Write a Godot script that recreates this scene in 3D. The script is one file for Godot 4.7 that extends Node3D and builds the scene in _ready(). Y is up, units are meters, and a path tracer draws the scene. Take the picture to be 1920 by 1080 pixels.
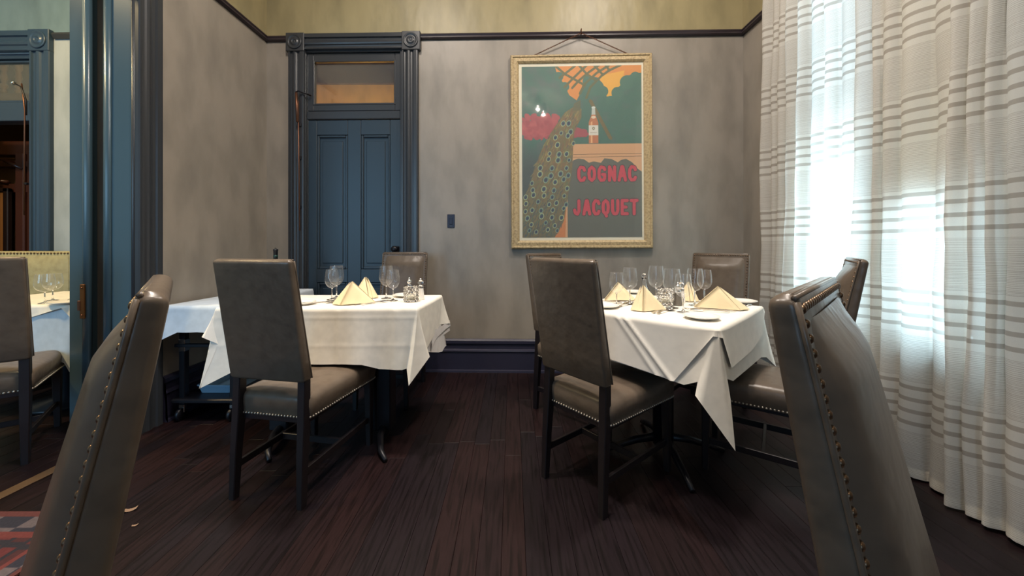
extends Node3D

# ---------------------------------------------------------------- helpers
const HC := 1.067
var M := {}
var taken := {}
var WF: Transform3D

class MB:
	var st := SurfaceTool.new()
	func _init():
		st.begin(Mesh.PRIMITIVE_TRIANGLES)
	func sg(n: int):
		st.set_smooth_group(n)
		return self
	func vx(p: Vector3, uv := Vector2.ZERO):
		st.set_uv(uv); st.add_vertex(p)
	func tri(a, b, c, ua := Vector2.ZERO, ub := Vector2.ZERO, uc := Vector2.ZERO):
		vx(a, ua); vx(b, ub); vx(c, uc)
	func poly(pts: Array, out: Vector3):
		var n := Vector3.ZERO
		for i in range(1, pts.size() - 1):
			n += (pts[i] - pts[0]).cross(pts[i + 1] - pts[0])
		var q := pts
		if n.dot(out) > 0:
			q = pts.duplicate(); q.reverse()
		for i in range(1, q.size() - 1):
			tri(q[0], q[i], q[i + 1])
	func box(c: Vector3, s: Vector3, b := 0.003, xf := Transform3D()):
		sg(-1)
		var h := s / 2.0
		b = min(b, min(h.x, min(h.y, h.z)) * 0.9)
		var f := func(sx, sy, sz, ax):
			var p := Vector3(sx * h.x, sy * h.y, sz * h.z)
			if ax != 0: p.x -= sx * b
			if ax != 1: p.y -= sy * b
			if ax != 2: p.z -= sz * b
			return xf * (c + p)
		for ax in 3:
			for s1 in [-1, 1]:
				var o := Vector3.ZERO; o[ax] = s1
				var q := []
				for k in [[-1, -1], [1, -1], [1, 1], [-1, 1]]:
					var g := [k[0], k[1]]; g.insert(ax, s1)
					q.append(f.call(g[0], g[1], g[2], ax))
				poly(q, xf.basis * o)
		if b <= 0.0002: return self
		for ax in 3:
			var a1 := (ax + 1) % 3; var a2 := (ax + 2) % 3
			for s1 in [-1, 1]:
				for s2 in [-1, 1]:
					var o := Vector3.ZERO; o[a1] = s1; o[a2] = s2
					var q := []
					for e in [[-1, a1], [1, a1], [1, a2], [-1, a2]]:
						var g := [0, 0, 0]; g[ax] = e[0]; g[a1] = s1; g[a2] = s2
						q.append(f.call(g[0], g[1], g[2], e[1]))
					poly(q, xf.basis * o)
		for sx in [-1, 1]:
			for sy in [-1, 1]:
				for sz in [-1, 1]:
					poly([f.call(sx, sy, sz, 0), f.call(sx, sy, sz, 1), f.call(sx, sy, sz, 2)], xf.basis * Vector3(sx, sy, sz))
		return self
	func loft(rings: Array, cap0 := true, cap1 := true, g := 0, closed := true, us := 1.0, vs := 1.0):
		sg(g)
		var n: int = rings[0].size()
		var m := n if closed else n - 1
		for k in rings.size() - 1:
			for i in m:
				var j := (i + 1) % n
				var u0 := float(i) / m * us; var u1 := float(i + 1) / m * us
				var v0 := float(k) / (rings.size() - 1) * vs; var v1 := float(k + 1) / (rings.size() - 1) * vs
				var a: Vector3 = rings[k][i]; var b: Vector3 = rings[k][j]; var c: Vector3 = rings[k + 1][j]; var d: Vector3 = rings[k + 1][i]
				if a.distance_squared_to(b) > 1e-14: tri(a, b, c, Vector2(u0, v0), Vector2(u1, v0), Vector2(u1, v1))
				if c.distance_squared_to(d) > 1e-14: tri(a, c, d, Vector2(u0, v0), Vector2(u1, v1), Vector2(u0, v1))
		for e in [[cap0, 0, true], [cap1, rings.size() - 1, false]]:
			if not e[0]: continue
			var r: Array = rings[e[1]]
			var ce := Vector3.ZERO
			for p in r: ce += p
			ce /= r.size()
			for i in n:
				var j := (i + 1) % n
				if e[2]: tri(ce, r[j], r[i])
				else: tri(ce, r[i], r[j])
		return self
	func lathe(prof: Array, at := Vector3.ZERO, n := 20, g := 0, xf := Transform3D(), open := false):
		var rings := []
		for p in prof:
			var r := []
			for i in n:
				var t := TAU * i / n
				r.append(xf * (at + Vector3(p[0] * cos(t), p[1], p[0] * sin(t))))
			rings.append(r)
		return loft(rings, prof[0][0] > 0.0005, prof[-1][0] > 0.0005 and not open, g)
	func tube(pts: Array, r: float, n := 6, rend := -1.0):
		var rings := []
		for k in pts.size():
			var t: Vector3 = (pts[min(k + 1, pts.size() - 1)] - pts[max(k - 1, 0)]).normalized()
			var a := t.cross(Vector3.UP if abs(t.y) < 0.9 else Vector3.RIGHT).normalized()
			var b := a.cross(t)
			var rr: float = r if rend < 0 else lerp(r, rend, float(k) / (pts.size() - 1))
			var q := []
			for i in n:
				var w := TAU * i / n
				q.append(pts[k] + (a * cos(w) + b * sin(w)) * rr)
			rings.append(q)
		return loft(rings)
	func grid(nu: int, nv: int, f: Callable, uvf = null, g := 0):
		sg(g)
		for i in nu:
			for j in nv:
				var P := []; var U := []
				for e in [[0, 0], [1, 0], [1, 1], [0, 1]]:
					var u := float(i + e[0]) / nu; var v := float(j + e[1]) / nv
					P.append(f.call(u, v)); U.append(uvf.call(u, v) if uvf != null else Vector2(u, v))
				tri(P[0], P[1], P[2], U[0], U[1], U[2]); tri(P[0], P[2], P[3], U[0], U[2], U[3])
		return self
	func done() -> ArrayMesh:
		st.generate_normals(); st.index()
		return st.commit()

func rrect(hw: float, hd: float, r: float, y: float, cx := 0.0, cz := 0.0, seg := 3) -> Array:
	var o := []
	for c in [[1, 1, 0.0], [-1, 1, 90.0], [-1, -1, 180.0], [1, -1, 270.0]]:
		for k in seg + 1:
			var t := deg_to_rad(c[2] + 90.0 * k / seg)
			o.append(Vector3(cx + c[0] * (hw - r) + r * cos(t), y, cz + c[1] * (hd - r) + r * sin(t)))
	return o

func bx(c: Vector3, s: Vector3, b := 0.003) -> ArrayMesh:
	var m := MB.new(); m.box(c, s, b)
	return m.done()

func numbered(n: String) -> String:
	taken[n] = taken.get(n, -1) + 1
	return n if taken[n] == 0 else "%s_%03d" % [n, taken[n]]

func obj(called: String, mesh: Mesh, mat: Material, parent: Node = null) -> MeshInstance3D:
	var o := MeshInstance3D.new()
	o.name = called if parent else numbered(called)
	o.mesh = mesh; o.material_override = mat
	o.cast_shadow = GeometryInstance3D.SHADOW_CASTING_SETTING_ON
	if parent: parent.add_child(o, true)
	else: add_child(o, true)
	return o

func tag(o: Node, label: String, cat: String, group := ""):
	o.set_meta("label", label); o.set_meta("category", cat)
	if group: o.set_meta("group", group)
	return o

func thing(called: String, label: String, cat: String, at := Vector3.ZERO, yaw := 0.0, group := "") -> Node3D:
	var o := Node3D.new(); o.name = numbered(called); add_child(o, true)
	o.position = at; o.rotation.y = yaw
	return tag(o, label, cat, group)

func struct(called: String, mesh: Mesh, mat: Material, label: String, cat: String, parent: Node = null) -> MeshInstance3D:
	var o := obj(called, mesh, mat, parent)
	if parent == null:
		o.set_meta("kind", "structure"); tag(o, label, cat)
	return o

func dup(o: Node3D, label: String, at: Vector3, yaw: float) -> Node3D:
	var c: Node3D = o.duplicate()
	c.name = numbered(String(o.name).rstrip("0123456789").trim_suffix("_")); add_child(c, true)
	c.position = at; c.rotation.y = yaw
	c.set_meta("label", label)
	return c

func P(X: float, Y: float, D: float) -> Vector3:
	return Vector3(X, Y, -D)

# ---------------------------------------------------------------- materials
func noise_tex(freq: float, ramp: Array, size := 512, oct := 4, seed_ := 1, normal := false) -> NoiseTexture2D:
	var n := FastNoiseLite.new()
	n.noise_type = FastNoiseLite.TYPE_SIMPLEX_SMOOTH; n.frequency = freq; n.fractal_octaves = oct; n.seed = seed_
	var t := NoiseTexture2D.new()
	t.width = size; t.height = size; t.seamless = true; t.noise = n
	if normal:
		t.as_normal_map = true; t.bump_strength = 4.0
	elif ramp.size():
		var g := Gradient.new()
		var off := PackedFloat32Array(); var col := PackedColorArray()
		for r in ramp:
			off.append(r[0]); col.append(r[1])
		g.offsets = off; g.colors = col
		t.color_ramp = g
	return t

func mat(name_: String, c: Color, rough := 0.6, metal := 0.0) -> StandardMaterial3D:
	var m := StandardMaterial3D.new()
	m.resource_name = name_; m.albedo_color = c; m.roughness = rough; m.metallic = metal
	M[name_] = m
	return m

func c8(r: int, g: int, b: int) -> Color:
	return Color(r / 255.0, g / 255.0, b / 255.0)

func tri_tex(m: StandardMaterial3D, t: Texture2D, scale: Vector3, world := true):
	m.albedo_texture = t; m.uv1_triplanar = true; m.uv1_world_triplanar = world; m.uv1_scale = scale

func materials():
	var m: StandardMaterial3D
	var pl := noise_tex(0.006, [[0.0, Color(0.84, 0.835, 0.83)], [0.4, Color(0.92, 0.915, 0.9)], [0.62, Color(0.97, 0.96, 0.945)], [1.0, Color(1, 0.99, 0.97)]], 1024, 5, 3)
	var relief := noise_tex(0.012, [], 512, 4, 8)
	for e in [["plaster", c8(152, 145, 136)], ["frieze", c8(160, 149, 114)], ["plaster_cool", c8(168, 178, 184)], ["frieze_cool", c8(112, 136, 146)], ["hall_cream", c8(222, 196, 118)]]:
		m = mat(e[0], e[1], 0.42)
		tri_tex(m, pl, Vector3(0.62, 0.26, 0.62))
		m.heightmap_enabled = true; m.heightmap_texture = relief; m.heightmap_scale = 0.35
		m.metallic_specular = 0.45
	m = mat("ceiling", c8(215, 208, 190), 0.9)
	mat("trim", c8(50, 53, 57), 0.34)
	mat("trim_teal", c8(66, 88, 98), 0.28)
	mat("trim_blue", c8(48, 68, 88), 0.32)
	mat("door_paint", c8(38, 51, 61), 0.42)
	mat("baseboard", c8(42, 41, 58), 0.35)
	mat("rail", c8(48, 39, 44), 0.4)
	var le := noise_tex(0.02, [[0.0, Color(0.86, 0.85, 0.84)], [0.5, Color(0.96, 0.95, 0.94)], [1.0, Color(1, 1, 1)]], 512, 4, 5)
	for e in [["leather", c8(100, 89, 78)], ["leather_olive", c8(172, 164, 126)], ["leather_warm", c8(122, 100, 76)]]:
		m = mat(e[0], e[1], 0.29)
		m.metallic_specular = 0.4
		tri_tex(m, le, Vector3(1.4, 1.4, 1.4), false)
		m.heightmap_enabled = true; m.heightmap_texture = noise_tex(0.05, [], 256, 3, 9); m.heightmap_scale = 0.12
	mat("welt", c8(88, 76, 64), 0.4)
	mat("nail", c8(112, 90, 70), 0.32, 0.85)
	mat("nail_pale", c8(190, 180, 166), 0.3, 0.8)
	mat("dark_wood", c8(22, 17, 20), 0.4)
	mat("glide", c8(190, 190, 190), 0.4)
	mat("black_metal", c8(20, 20, 26), 0.4, 0.3)
	mat("chrome", c8(210, 210, 210), 0.15, 1.0)
	mat("silver", c8(190, 185, 178), 0.22, 1.0)
	mat("brass", c8(140, 92, 52), 0.35, 0.9)
	mat("brass_dull", c8(120, 84, 66), 0.4, 0.85)
	mat("tray", c8(108, 138, 160), 0.35)
	var cl := noise_tex(0.03, [[0.0, Color(0.93, 0.93, 0.93)], [1.0, Color(1, 1, 1)]], 256, 3, 15)
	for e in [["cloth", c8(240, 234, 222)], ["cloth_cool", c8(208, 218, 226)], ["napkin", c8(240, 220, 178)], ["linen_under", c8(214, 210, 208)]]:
		m = mat(e[0], e[1], 0.85)
		m.rim_enabled = true; m.rim = 0.15
		m.backlight_enabled = true; m.backlight = Color(0.12, 0.12, 0.12)
		tri_tex(m, cl, Vector3(2, 2, 2))
	mat("china", c8(232, 228, 220), 0.15)
	m = mat("glass", Color(1, 1, 1, 0.0), 0.02)
	m.refraction_enabled = true; m.refraction_scale = 0.05; m.transparency = BaseMaterial3D.TRANSPARENCY_ALPHA
	m = mat("bottle_glass", Color(0.03, 0.08, 0.05, 0.2), 0.05)
	m.refraction_enabled = true; m.refraction_scale = 0.05; m.transparency = BaseMaterial3D.TRANSPARENCY_ALPHA
	m = mat("thin_glass", Color(1, 1, 1, 0.02), 0.02)
	m.transparency = BaseMaterial3D.TRANSPARENCY_ALPHA
	m = mat("pane", Color(0.9, 0.95, 0.95, 0.04), 0.03)
	m.transparency = BaseMaterial3D.TRANSPARENCY_ALPHA
	m = mat("picture_glass", Color(0.9, 0.95, 0.95, 0.04), 0.03)
	m.transparency = BaseMaterial3D.TRANSPARENCY_ALPHA; m.metallic_specular = 0.36
	mat("foil", c8(24, 26, 30), 0.35)
	mat("foil_band", c8(26, 62, 54), 0.35)
	mat("salt", c8(236, 232, 226), 0.9)
	mat("pepper", c8(112, 106, 96), 0.6)
	mat("oil", c8(140, 130, 50), 0.2)
	mat("wax", c8(230, 222, 200), 0.6)
	mat("switch", c8(30, 30, 48), 0.4)
	mat("mahogany", c8(66, 36, 28), 0.35)
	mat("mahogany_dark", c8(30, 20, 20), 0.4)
	mat("stair_wood", c8(116, 94, 78), 0.5)
	mat("strip_wood", c8(86, 66, 46), 0.4)
	mat("paper", c8(128, 104, 86), 0.8)
	mat("bark", c8(70, 58, 46), 0.9)
	m = mat("leaf", c8(70, 96, 60), 0.6)
	m.backlight_enabled = true; m.backlight = Color(0.4, 0.5, 0.2)
	mat("lawn", c8(86, 104, 62), 0.95)
	mat("window_paint", c8(206, 206, 200), 0.4)
	m = mat("blind", c8(222, 220, 208), 0.8)
	m.backlight_enabled = true; m.backlight = Color(0.6, 0.6, 0.58)
	# frame of the picture: limed, combed wood
	m = mat("frame_wood", c8(190, 168, 128), 0.55)
	tri_tex(m, noise_tex(0.05, [[0.0, Color(0.72, 0.7, 0.66)], [0.5, Color(0.95, 0.94, 0.92)], [1, Color(1, 1, 1)]], 256, 3, 21), Vector3(3, 3, 3))
	m.heightmap_enabled = true; m.heightmap_texture = noise_tex(0.08, [], 256, 2, 22); m.heightmap_scale = 0.3
	mat("mount", c8(222, 212, 188), 0.8)
	# floor boards
	for k in 5:
		var base: Color = [c8(27, 18, 20), c8(24, 17, 21), c8(30, 19, 21), c8(26, 19, 23), c8(33, 20, 21)][k]
		m = mat("board%d" % k, base, 0.38)
		tri_tex(m, noise_tex(0.02, [[0.0, Color(0.5, 0.47, 0.45)], [0.42, Color(0.85, 0.84, 0.83)], [0.6, Color(1, 1, 1)], [1.0, Color(0.8, 0.78, 0.76)]], 512, 5, 31 + k % 2), Vector3(5.0, 1.0, 0.33))
		m.uv1_offset = Vector3(k * 0.37, k * 0.21, k * 0.29)
		m.metallic_specular = 0.35
	mat("subfloor", c8(24, 15, 13), 0.7)
	m = mat("curtain", Color(1, 1, 1), 0.9)
	m.albedo_texture = curtain_tex(); m.transparency = BaseMaterial3D.TRANSPARENCY_ALPHA
	m.backlight_enabled = true; m.backlight = Color(1, 1, 1)
	m = mat("poster", Color(1, 1, 1), 0.6)
	m.albedo_texture = poster_tex()
	m = mat("rug", c8(150, 138, 140), 0.95)
	m.albedo_texture = rug_tex()
	m = mat("landscape", Color(1, 1, 1), 0.35)
	m.albedo_texture = noise_tex(0.008, [[0.0, c8(70, 46, 24)], [0.45, c8(120, 78, 40)], [0.6, c8(150, 98, 52)], [1.0, c8(96, 88, 80)]], 256, 4, 44)

func curtain_tex() -> ImageTexture:
	var W := 192; var H := 1024
	var im := Image.create(W, H, false, Image.FORMAT_RGBA8)
	var rng := RandomNumberGenerator.new(); rng.seed = 5
	var stripe := []
	for y in H:
		stripe.append(0.0)
	for k in 4:
		for y in 42:
			stripe[30 + k * 126 + y] = 1.0
	var y := 520
	while y < H - 12:
		var t := rng.randi_range(4, 7)
		for j in t: stripe[y + j] = 0.7
		y += t + rng.randi_range(6, 11)
	for yy in H:
		for x in W:
			var s: float = stripe[yy]
			var n := rng.randf()
			var weave := 0.04 * (n - 0.5)
			if s > 0.9: s *= 0.82 + 0.25 * n
			elif s > 0: s *= 0.45 + 0.9 * n
			var c := Color(0.95, 0.94, 0.91).lerp(Color(0.75, 0.72, 0.68), clampf(s, 0, 1))
			im.set_pixel(x, yy, Color(c.r + weave, c.g + weave, c.b + weave, lerpf(0.94, 0.98, clampf(s, 0, 1))))
	return ImageTexture.create_from_image(im)

# --- drawing on images
func ipoly(im: Image, pts: Array, col: Color, jit := 0.0, rng: RandomNumberGenerator = null):
	var W := im.get_width(); var H := im.get_height()
	var y0 := 1e9; var y1 := -1e9
	for p in pts:
		y0 = min(y0, p.y); y1 = max(y1, p.y)
	for y in range(max(0, int(y0)), min(H, int(y1) + 1)):
		var xs := []
		for i in pts.size():
			var a: Vector2 = pts[i]; var b: Vector2 = pts[(i + 1) % pts.size()]
			var yy := y + 0.5
			if (a.y <= yy) != (b.y <= yy):
				xs.append(a.x + (yy - a.y) / (b.y - a.y) * (b.x - a.x))
		xs.sort()
		for k in range(0, xs.size() - 1, 2):
			for x in range(max(0, int(round(xs[k]))), min(W, int(round(xs[k + 1])))):
				var c := col
				if rng:
					var j := (rng.randf() - 0.5) * jit
					c = Color(col.r + j, col.g + j, col.b + j)
				im.set_pixel(x, y, c)

func iell(im: Image, c: Vector2, rx: float, ry: float, rot: float, col: Color):
	var pts := []
	for k in 18:
		var t := TAU * k / 18
		pts.append(c + Vector2(rx * cos(t), ry * sin(t)).rotated(rot))
	ipoly(im, pts, col)

func iline(im: Image, pts: Array, w: float, col: Color):
	for i in pts.size() - 1:
		var a: Vector2 = pts[i]; var b: Vector2 = pts[i + 1]
		var d := (b - a).normalized(); var n := Vector2(-d.y, d.x) * w / 2
		ipoly(im, [a + n, b + n, b - n, a - n], col)
	for p in pts:
		iell(im, p, w / 2, w / 2, 0, col)

func poster_tex() -> ImageTexture:
	var W := 672; var H := 960
	var im := Image.create(W, H, false, Image.FORMAT_RGB8)
	var rng := RandomNumberGenerator.new(); rng.seed = 11
	var nz := FastNoiseLite.new(); nz.frequency = 0.009; nz.seed = 3; nz.fractal_octaves = 3
	for y in H:
		for x in W:
			var n := nz.get_noise_2d(x, y)
			var c := c8(50, 94, 78).lerp(c8(72, 92, 84), clampf(0.5 + n * 1.3 - x / 900.0, 0, 1))
			c = c.lerp(c8(50, 62, 60), clampf((y - 420) / 160.0, 0, 1))
			im.set_pixel(x, y, c)
	var S := func(a: Array) -> Array:
		var o := []
		for i in range(0, a.size(), 2): o.append(Vector2(a[i] * W, a[i + 1] * H))
		return o
	# sunset sky, foliage edge lobed
	ipoly(im, S.call([0.28, 0, 1, 0, 1, 0.045, 0.93, 0.05, 0.86, 0.07, 0.84, 0.11, 0.78, 0.14, 0.75, 0.18, 0.71, 0.18, 0.69, 0.12, 0.64, 0.07, 0.58, 0.06, 0.52, 0.07, 0.5, 0.15, 0.46, 0.2, 0.4, 0.17, 0.35, 0.1, 0.29, 0.03]), c8(206, 128, 42), 0.06, rng)
	ipoly(im, S.call([0.64, 0.06, 0.86, 0.03, 0.84, 0.11, 0.78, 0.14, 0.75, 0.18, 0.71, 0.18, 0.69, 0.12]), c8(218, 158, 40), 0.05, rng)
	for e in [[0.56, 0.09, 0.05], [0.62, 0.13, 0.07], [0.68, 0.15, 0.045], [0.88, 0.1, 0.06], [0.95, 0.07, 0.045], [0.8, 0.16, 0.05], [0.74, 0.205, 0.04], [0.36, 0.12, 0.04], [0.31, 0.06, 0.04]]:
		iell(im, Vector2(e[0] * W, e[1] * H), e[2] * W, e[2] * W, 0, c8(54, 98, 80))
	# trellis
	for L in [[450, 95, 545, 180, 700, 270, 770, 315], [700, 80, 790, 185, 895, 262], [870, 85, 965, 192], [1005, 100, 1045, 152], [490, 225, 660, 95], [545, 330, 640, 232, 790, 90], [630, 340, 700, 262, 800, 178, 925, 90], [715, 405, 765, 300, 900, 178, 1035, 95], [785, 455, 830, 335, 955, 210, 1040, 150, 1165, 92]]:
		var pts := []
		for i in range(0, L.size(), 2): pts.append(Vector2((L[i] - 68) / 1327.0 * W, (L[i + 1] - 95) / 1920.0 * H))
		iline(im, pts, 13, c8(86, 86, 40))
	# crimson shrubs
	for k in 130:
		var p := Vector2(rng.randf_range(0.0, 0.3), rng.randf_range(0.29, 0.42))
		iell(im, p * Vector2(W, H), rng.randf_range(8, 26), rng.randf_range(6, 18), rng.randf() * 3, c8(150, 56, 62).lerp(c8(176, 78, 78), rng.randf()))
	for k in 30:
		iell(im, Vector2(rng.randf_range(0.42, 0.55) * W, rng.randf_range(0.365, 0.41) * H), 18, 8, 0.2, c8(150, 60, 66))
	for k in 14:
		iell(im, Vector2((0.58 + k * 0.012) * W, (0.21 + k * 0.016) * H), 16, 10, 0.9, c8(104, 88, 44))
	# terrace ledge and its shade
	ipoly(im, S.call([0.43, 0.455, 1, 0.455, 1, 1, 0.35, 1, 0.36, 0.8]), c8(200, 150, 104), 0.05, rng)
	iline(im, S.call([0.43, 0.516, 1, 0.514]), 3, c8(120, 88, 60)); iline(im, S.call([0.43, 0.532, 1, 0.53]), 3, c8(120, 88, 60))
	ipoly(im, S.call([0.43, 0.55, 0.47, 0.54, 0.52, 0.545, 0.56, 0.565, 0.6, 0.558, 0.66, 0.566, 0.69, 0.54, 0.75, 0.545, 0.8, 0.565, 0.83, 0.55, 0.87, 0.545, 0.92, 0.565, 0.96, 0.6, 1, 0.62, 1, 1, 0.38, 1, 0.38, 0.6]), c8(84, 84, 72), 0.03, rng)
	ipoly(im, S.call([0.3, 0.8, 0.37, 0.78, 0.36, 1, 0.26, 1]), c8(192, 112, 50), 0.05, rng)
	# a tall spray of eyed feathers in the corner
	var out: Array = S.call([0.44, 0.235, 0.36, 0.27, 0.27, 0.36, 0.18, 0.46, 0.11, 0.58, 0.06, 0.7, 0.0, 0.78, 0.0, 1, 0.27, 1, 0.35, 0.9, 0.385, 0.75, 0.42, 0.6, 0.43, 0.46, 0.44, 0.38, 0.5, 0.3, 0.5, 0.25])
	ipoly(im, out, c8(108, 92, 52), 0.08, rng)
	var pk := PackedVector2Array(out)
	for k in 2600:
		var p := Vector2(rng.randf_range(0, 0.5) * W, rng.randf_range(0.24, 1.0) * H)
		if not Geometry2D.is_point_in_polygon(p, pk): continue
		var t := p.y / H
		var c: Color = [c8(132, 96, 48), c8(96, 106, 52), c8(120, 76, 44), c8(76, 70, 62), c8(148, 128, 62)][rng.randi() % 5]
		c = c.lerp([c8(46, 68, 70), c8(60, 84, 70), c8(48, 56, 74)][rng.randi() % 3], clampf((t - 0.55) * 2.2 + rng.randf_range(-0.2, 0.2), 0, 0.9))
		var d := Vector2(-0.45 + rng.randf_range(-0.35, 0.35), 1).normalized() * rng.randf_range(10, 30)
		iline(im, [p, p + d], rng.randf_range(1.5, 3.5), c)
	for r in 16:
		var y := 0.335 + r * 0.042
		var xl := lerpf(0.33, -0.02, clampf((y - 0.3) / 0.5, 0, 1)); var xr := lerpf(0.46, 0.4, clampf((y - 0.3) / 0.4, 0, 1))
		if y > 0.85: xr = lerpf(0.37, 0.27, (y - 0.85) / 0.15)
		var nn := int(clampf((xr - xl) / 0.075, 2, 6))
		for k in nn:
			var p := Vector2(lerpf(xl, xr, (k + 0.5 + rng.randf_range(-0.25, 0.25) + (0.25 if r % 2 else -0.2)) / nn) * W, (y + rng.randf_range(-0.014, 0.014)) * H)
			if p.x < 8 or not Geometry2D.is_point_in_polygon(p, pk): continue
			var s := rng.randf_range(0.75, 1.15)
			iell(im, p, 13 * s, 17 * s, 0.35, c8(176, 172, 116).lerp(c8(120, 140, 120), rng.randf()))
			iell(im, p, 10 * s, 13 * s, 0.35, c8(60, 96, 80))
			iell(im, p + Vector2(0, 1), 6.5 * s, 9 * s, 0.35, c8(28, 32, 66))
	for k in 9:
		var t := k / 8.0
		iline(im, [Vector2((0.43 + 0.06 * t) * W, 0.26 * H), Vector2((0.44 + 0.05 * t) * W, (0.22 - 0.02 * t) * H)], 4, c8(84, 84, 50))
	# bottle on the ledge
	var bc := 0.6 * W
	ipoly(im, [Vector2(bc - 27, 0.452 * H), Vector2(bc + 27, 0.452 * H), Vector2(bc + 27, 0.33 * H), Vector2(bc + 11, 0.285 * H), Vector2(bc - 11, 0.285 * H), Vector2(bc - 27, 0.33 * H)], c8(176, 104, 58))
	ipoly(im, [Vector2(bc - 16, 0.45 * H), Vector2(bc - 6, 0.45 * H), Vector2(bc - 6, 0.32 * H), Vector2(bc - 16, 0.33 * H)], c8(214, 160, 106))
	ipoly(im, [Vector2(bc - 11, 0.285 * H), Vector2(bc + 11, 0.285 * H), Vector2(bc + 9, 0.245 * H), Vector2(bc - 9, 0.245 * H)], c8(176, 180, 170))
	iell(im, Vector2(bc, 0.243 * H), 11, 6, 0, c8(196, 200, 190))
	iell(im, Vector2(bc, 0.3 * H), 13, 8, 0, c8(214, 190, 160))
	ipoly(im, [Vector2(bc - 27, 0.405 * H), Vector2(bc + 27, 0.405 * H), Vector2(bc + 27, 0.347 * H), Vector2(bc - 27, 0.347 * H)], c8(206, 200, 184))
	iell(im, Vector2(bc, 0.365 * H), 7, 9, 0, c8(110, 100, 60)); iell(im, Vector2(bc, 0.365 * H), 3, 4, 0, c8(206, 200, 184))
	iline(im, [Vector2(bc - 18, 0.39 * H), Vector2(bc + 18, 0.39 * H)], 3, c8(150, 140, 120))
	# lettering, in outlined strokes
	var G := {
		"C": [[0.95, 0.22, 0.8, 0.04, 0.35, 0.0, 0.08, 0.2, 0.03, 0.5, 0.08, 0.8, 0.35, 1.0, 0.8, 0.97, 0.95, 0.8]],
		"O": [[0.5, 0, 0.15, 0.15, 0.05, 0.5, 0.15, 0.85, 0.5, 1, 0.85, 0.85, 0.95, 0.5, 0.85, 0.15, 0.5, 0]],
		"G": [[0.95, 0.2, 0.8, 0.04, 0.35, 0.0, 0.08, 0.2, 0.03, 0.5, 0.08, 0.8, 0.35, 1.0, 0.8, 0.97, 0.93, 0.85, 0.93, 0.56, 0.6, 0.56]],
		"N": [[0.08, 1, 0.08, 0, 0.9, 1, 0.9, 0]],
		"A": [[0.0, 1, 0.42, 0, 0.58, 0, 1, 1], [0.2, 0.66, 0.8, 0.66]],
		"J": [[0.75, 0, 0.75, 0.8, 0.5, 1, 0.15, 0.92, 0.02, 0.7]],
		"Q": [[0.5, 0, 0.15, 0.15, 0.05, 0.5, 0.15, 0.85, 0.5, 1, 0.85, 0.85, 0.95, 0.5, 0.85, 0.15, 0.5, 0], [0.45, 0.95, 0.62, 1.16]],
		"U": [[0.05, 0, 0.05, 0.75, 0.25, 0.97, 0.5, 1, 0.75, 0.97, 0.95, 0.75, 0.95, 0]],
		"E": [[0.95, 0, 0.08, 0, 0.08, 1, 0.95, 1], [0.08, 0.5, 0.75, 0.5]],
		"T": [[0.0, 0, 1, 0], [0.5, 0, 0.5, 1]],
	}
	for wd in [["COGNAC", 0.458, 0.966, 0.591, 0.668], ["JACQUET", 0.424, 0.975, 0.787, 0.864]]:
		var n: int = wd[0].length()
		var cw: float = (wd[2] - wd[1]) / n
		for pas in 2:
			for i in n:
				for s in G[wd[0][i]]:
					var pts := []
					for j in range(0, s.size(), 2):
						pts.append(Vector2((wd[1] + cw * (i + 0.17 + s[j] * 0.62)) * W, (wd[3] + s[j + 1] * (wd[4] - wd[3])) * H))
					iline(im, pts, 25 if pas == 0 else 18, c8(56, 32, 36) if pas == 0 else c8(188, 42, 60))
	return ImageTexture.create_from_image(im)

func rug_tex() -> ImageTexture:
	var W := 512; var H := 512
	var im := Image.create(W, H, false, Image.FORMAT_RGB8)
	var rng := RandomNumberGenerator.new(); rng.seed = 9
	for y in H:
		for x in W:
			var e: int = min(min(x, W - 1 - x), min(y, H - 1 - y))
			var c: Color
			if e < 6: c = c8(130, 66, 62)
			elif e < 22: c = c8(52, 56, 78) if (x / 18 + y / 18) % 3 else c8(140, 136, 140)
			elif e < 28: c = c8(150, 70, 66)
			elif e < 74:
				var a: int = abs((x + y) % 44 - 22) + abs((x - y + 5000) % 36 - 18)
				c = c8(132, 50, 54) if a < 16 else (c8(44, 42, 60) if a < 26 else c8(96, 40, 46))
			elif e < 82: c = c8(52, 56, 78)
			else:
				var b: int = abs(x % 96 - 48) + abs(y % 96 - 48)
				c = c8(110, 40, 46) if b > 34 else (c8(50, 48, 70) if b > 20 else c8(150, 92, 84))
			var j := rng.randf_range(-0.04, 0.04)
			im.set_pixel(x, y, Color(c.r + j, c.g + j, c.b + j))
	return ImageTexture.create_from_image(im)

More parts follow.
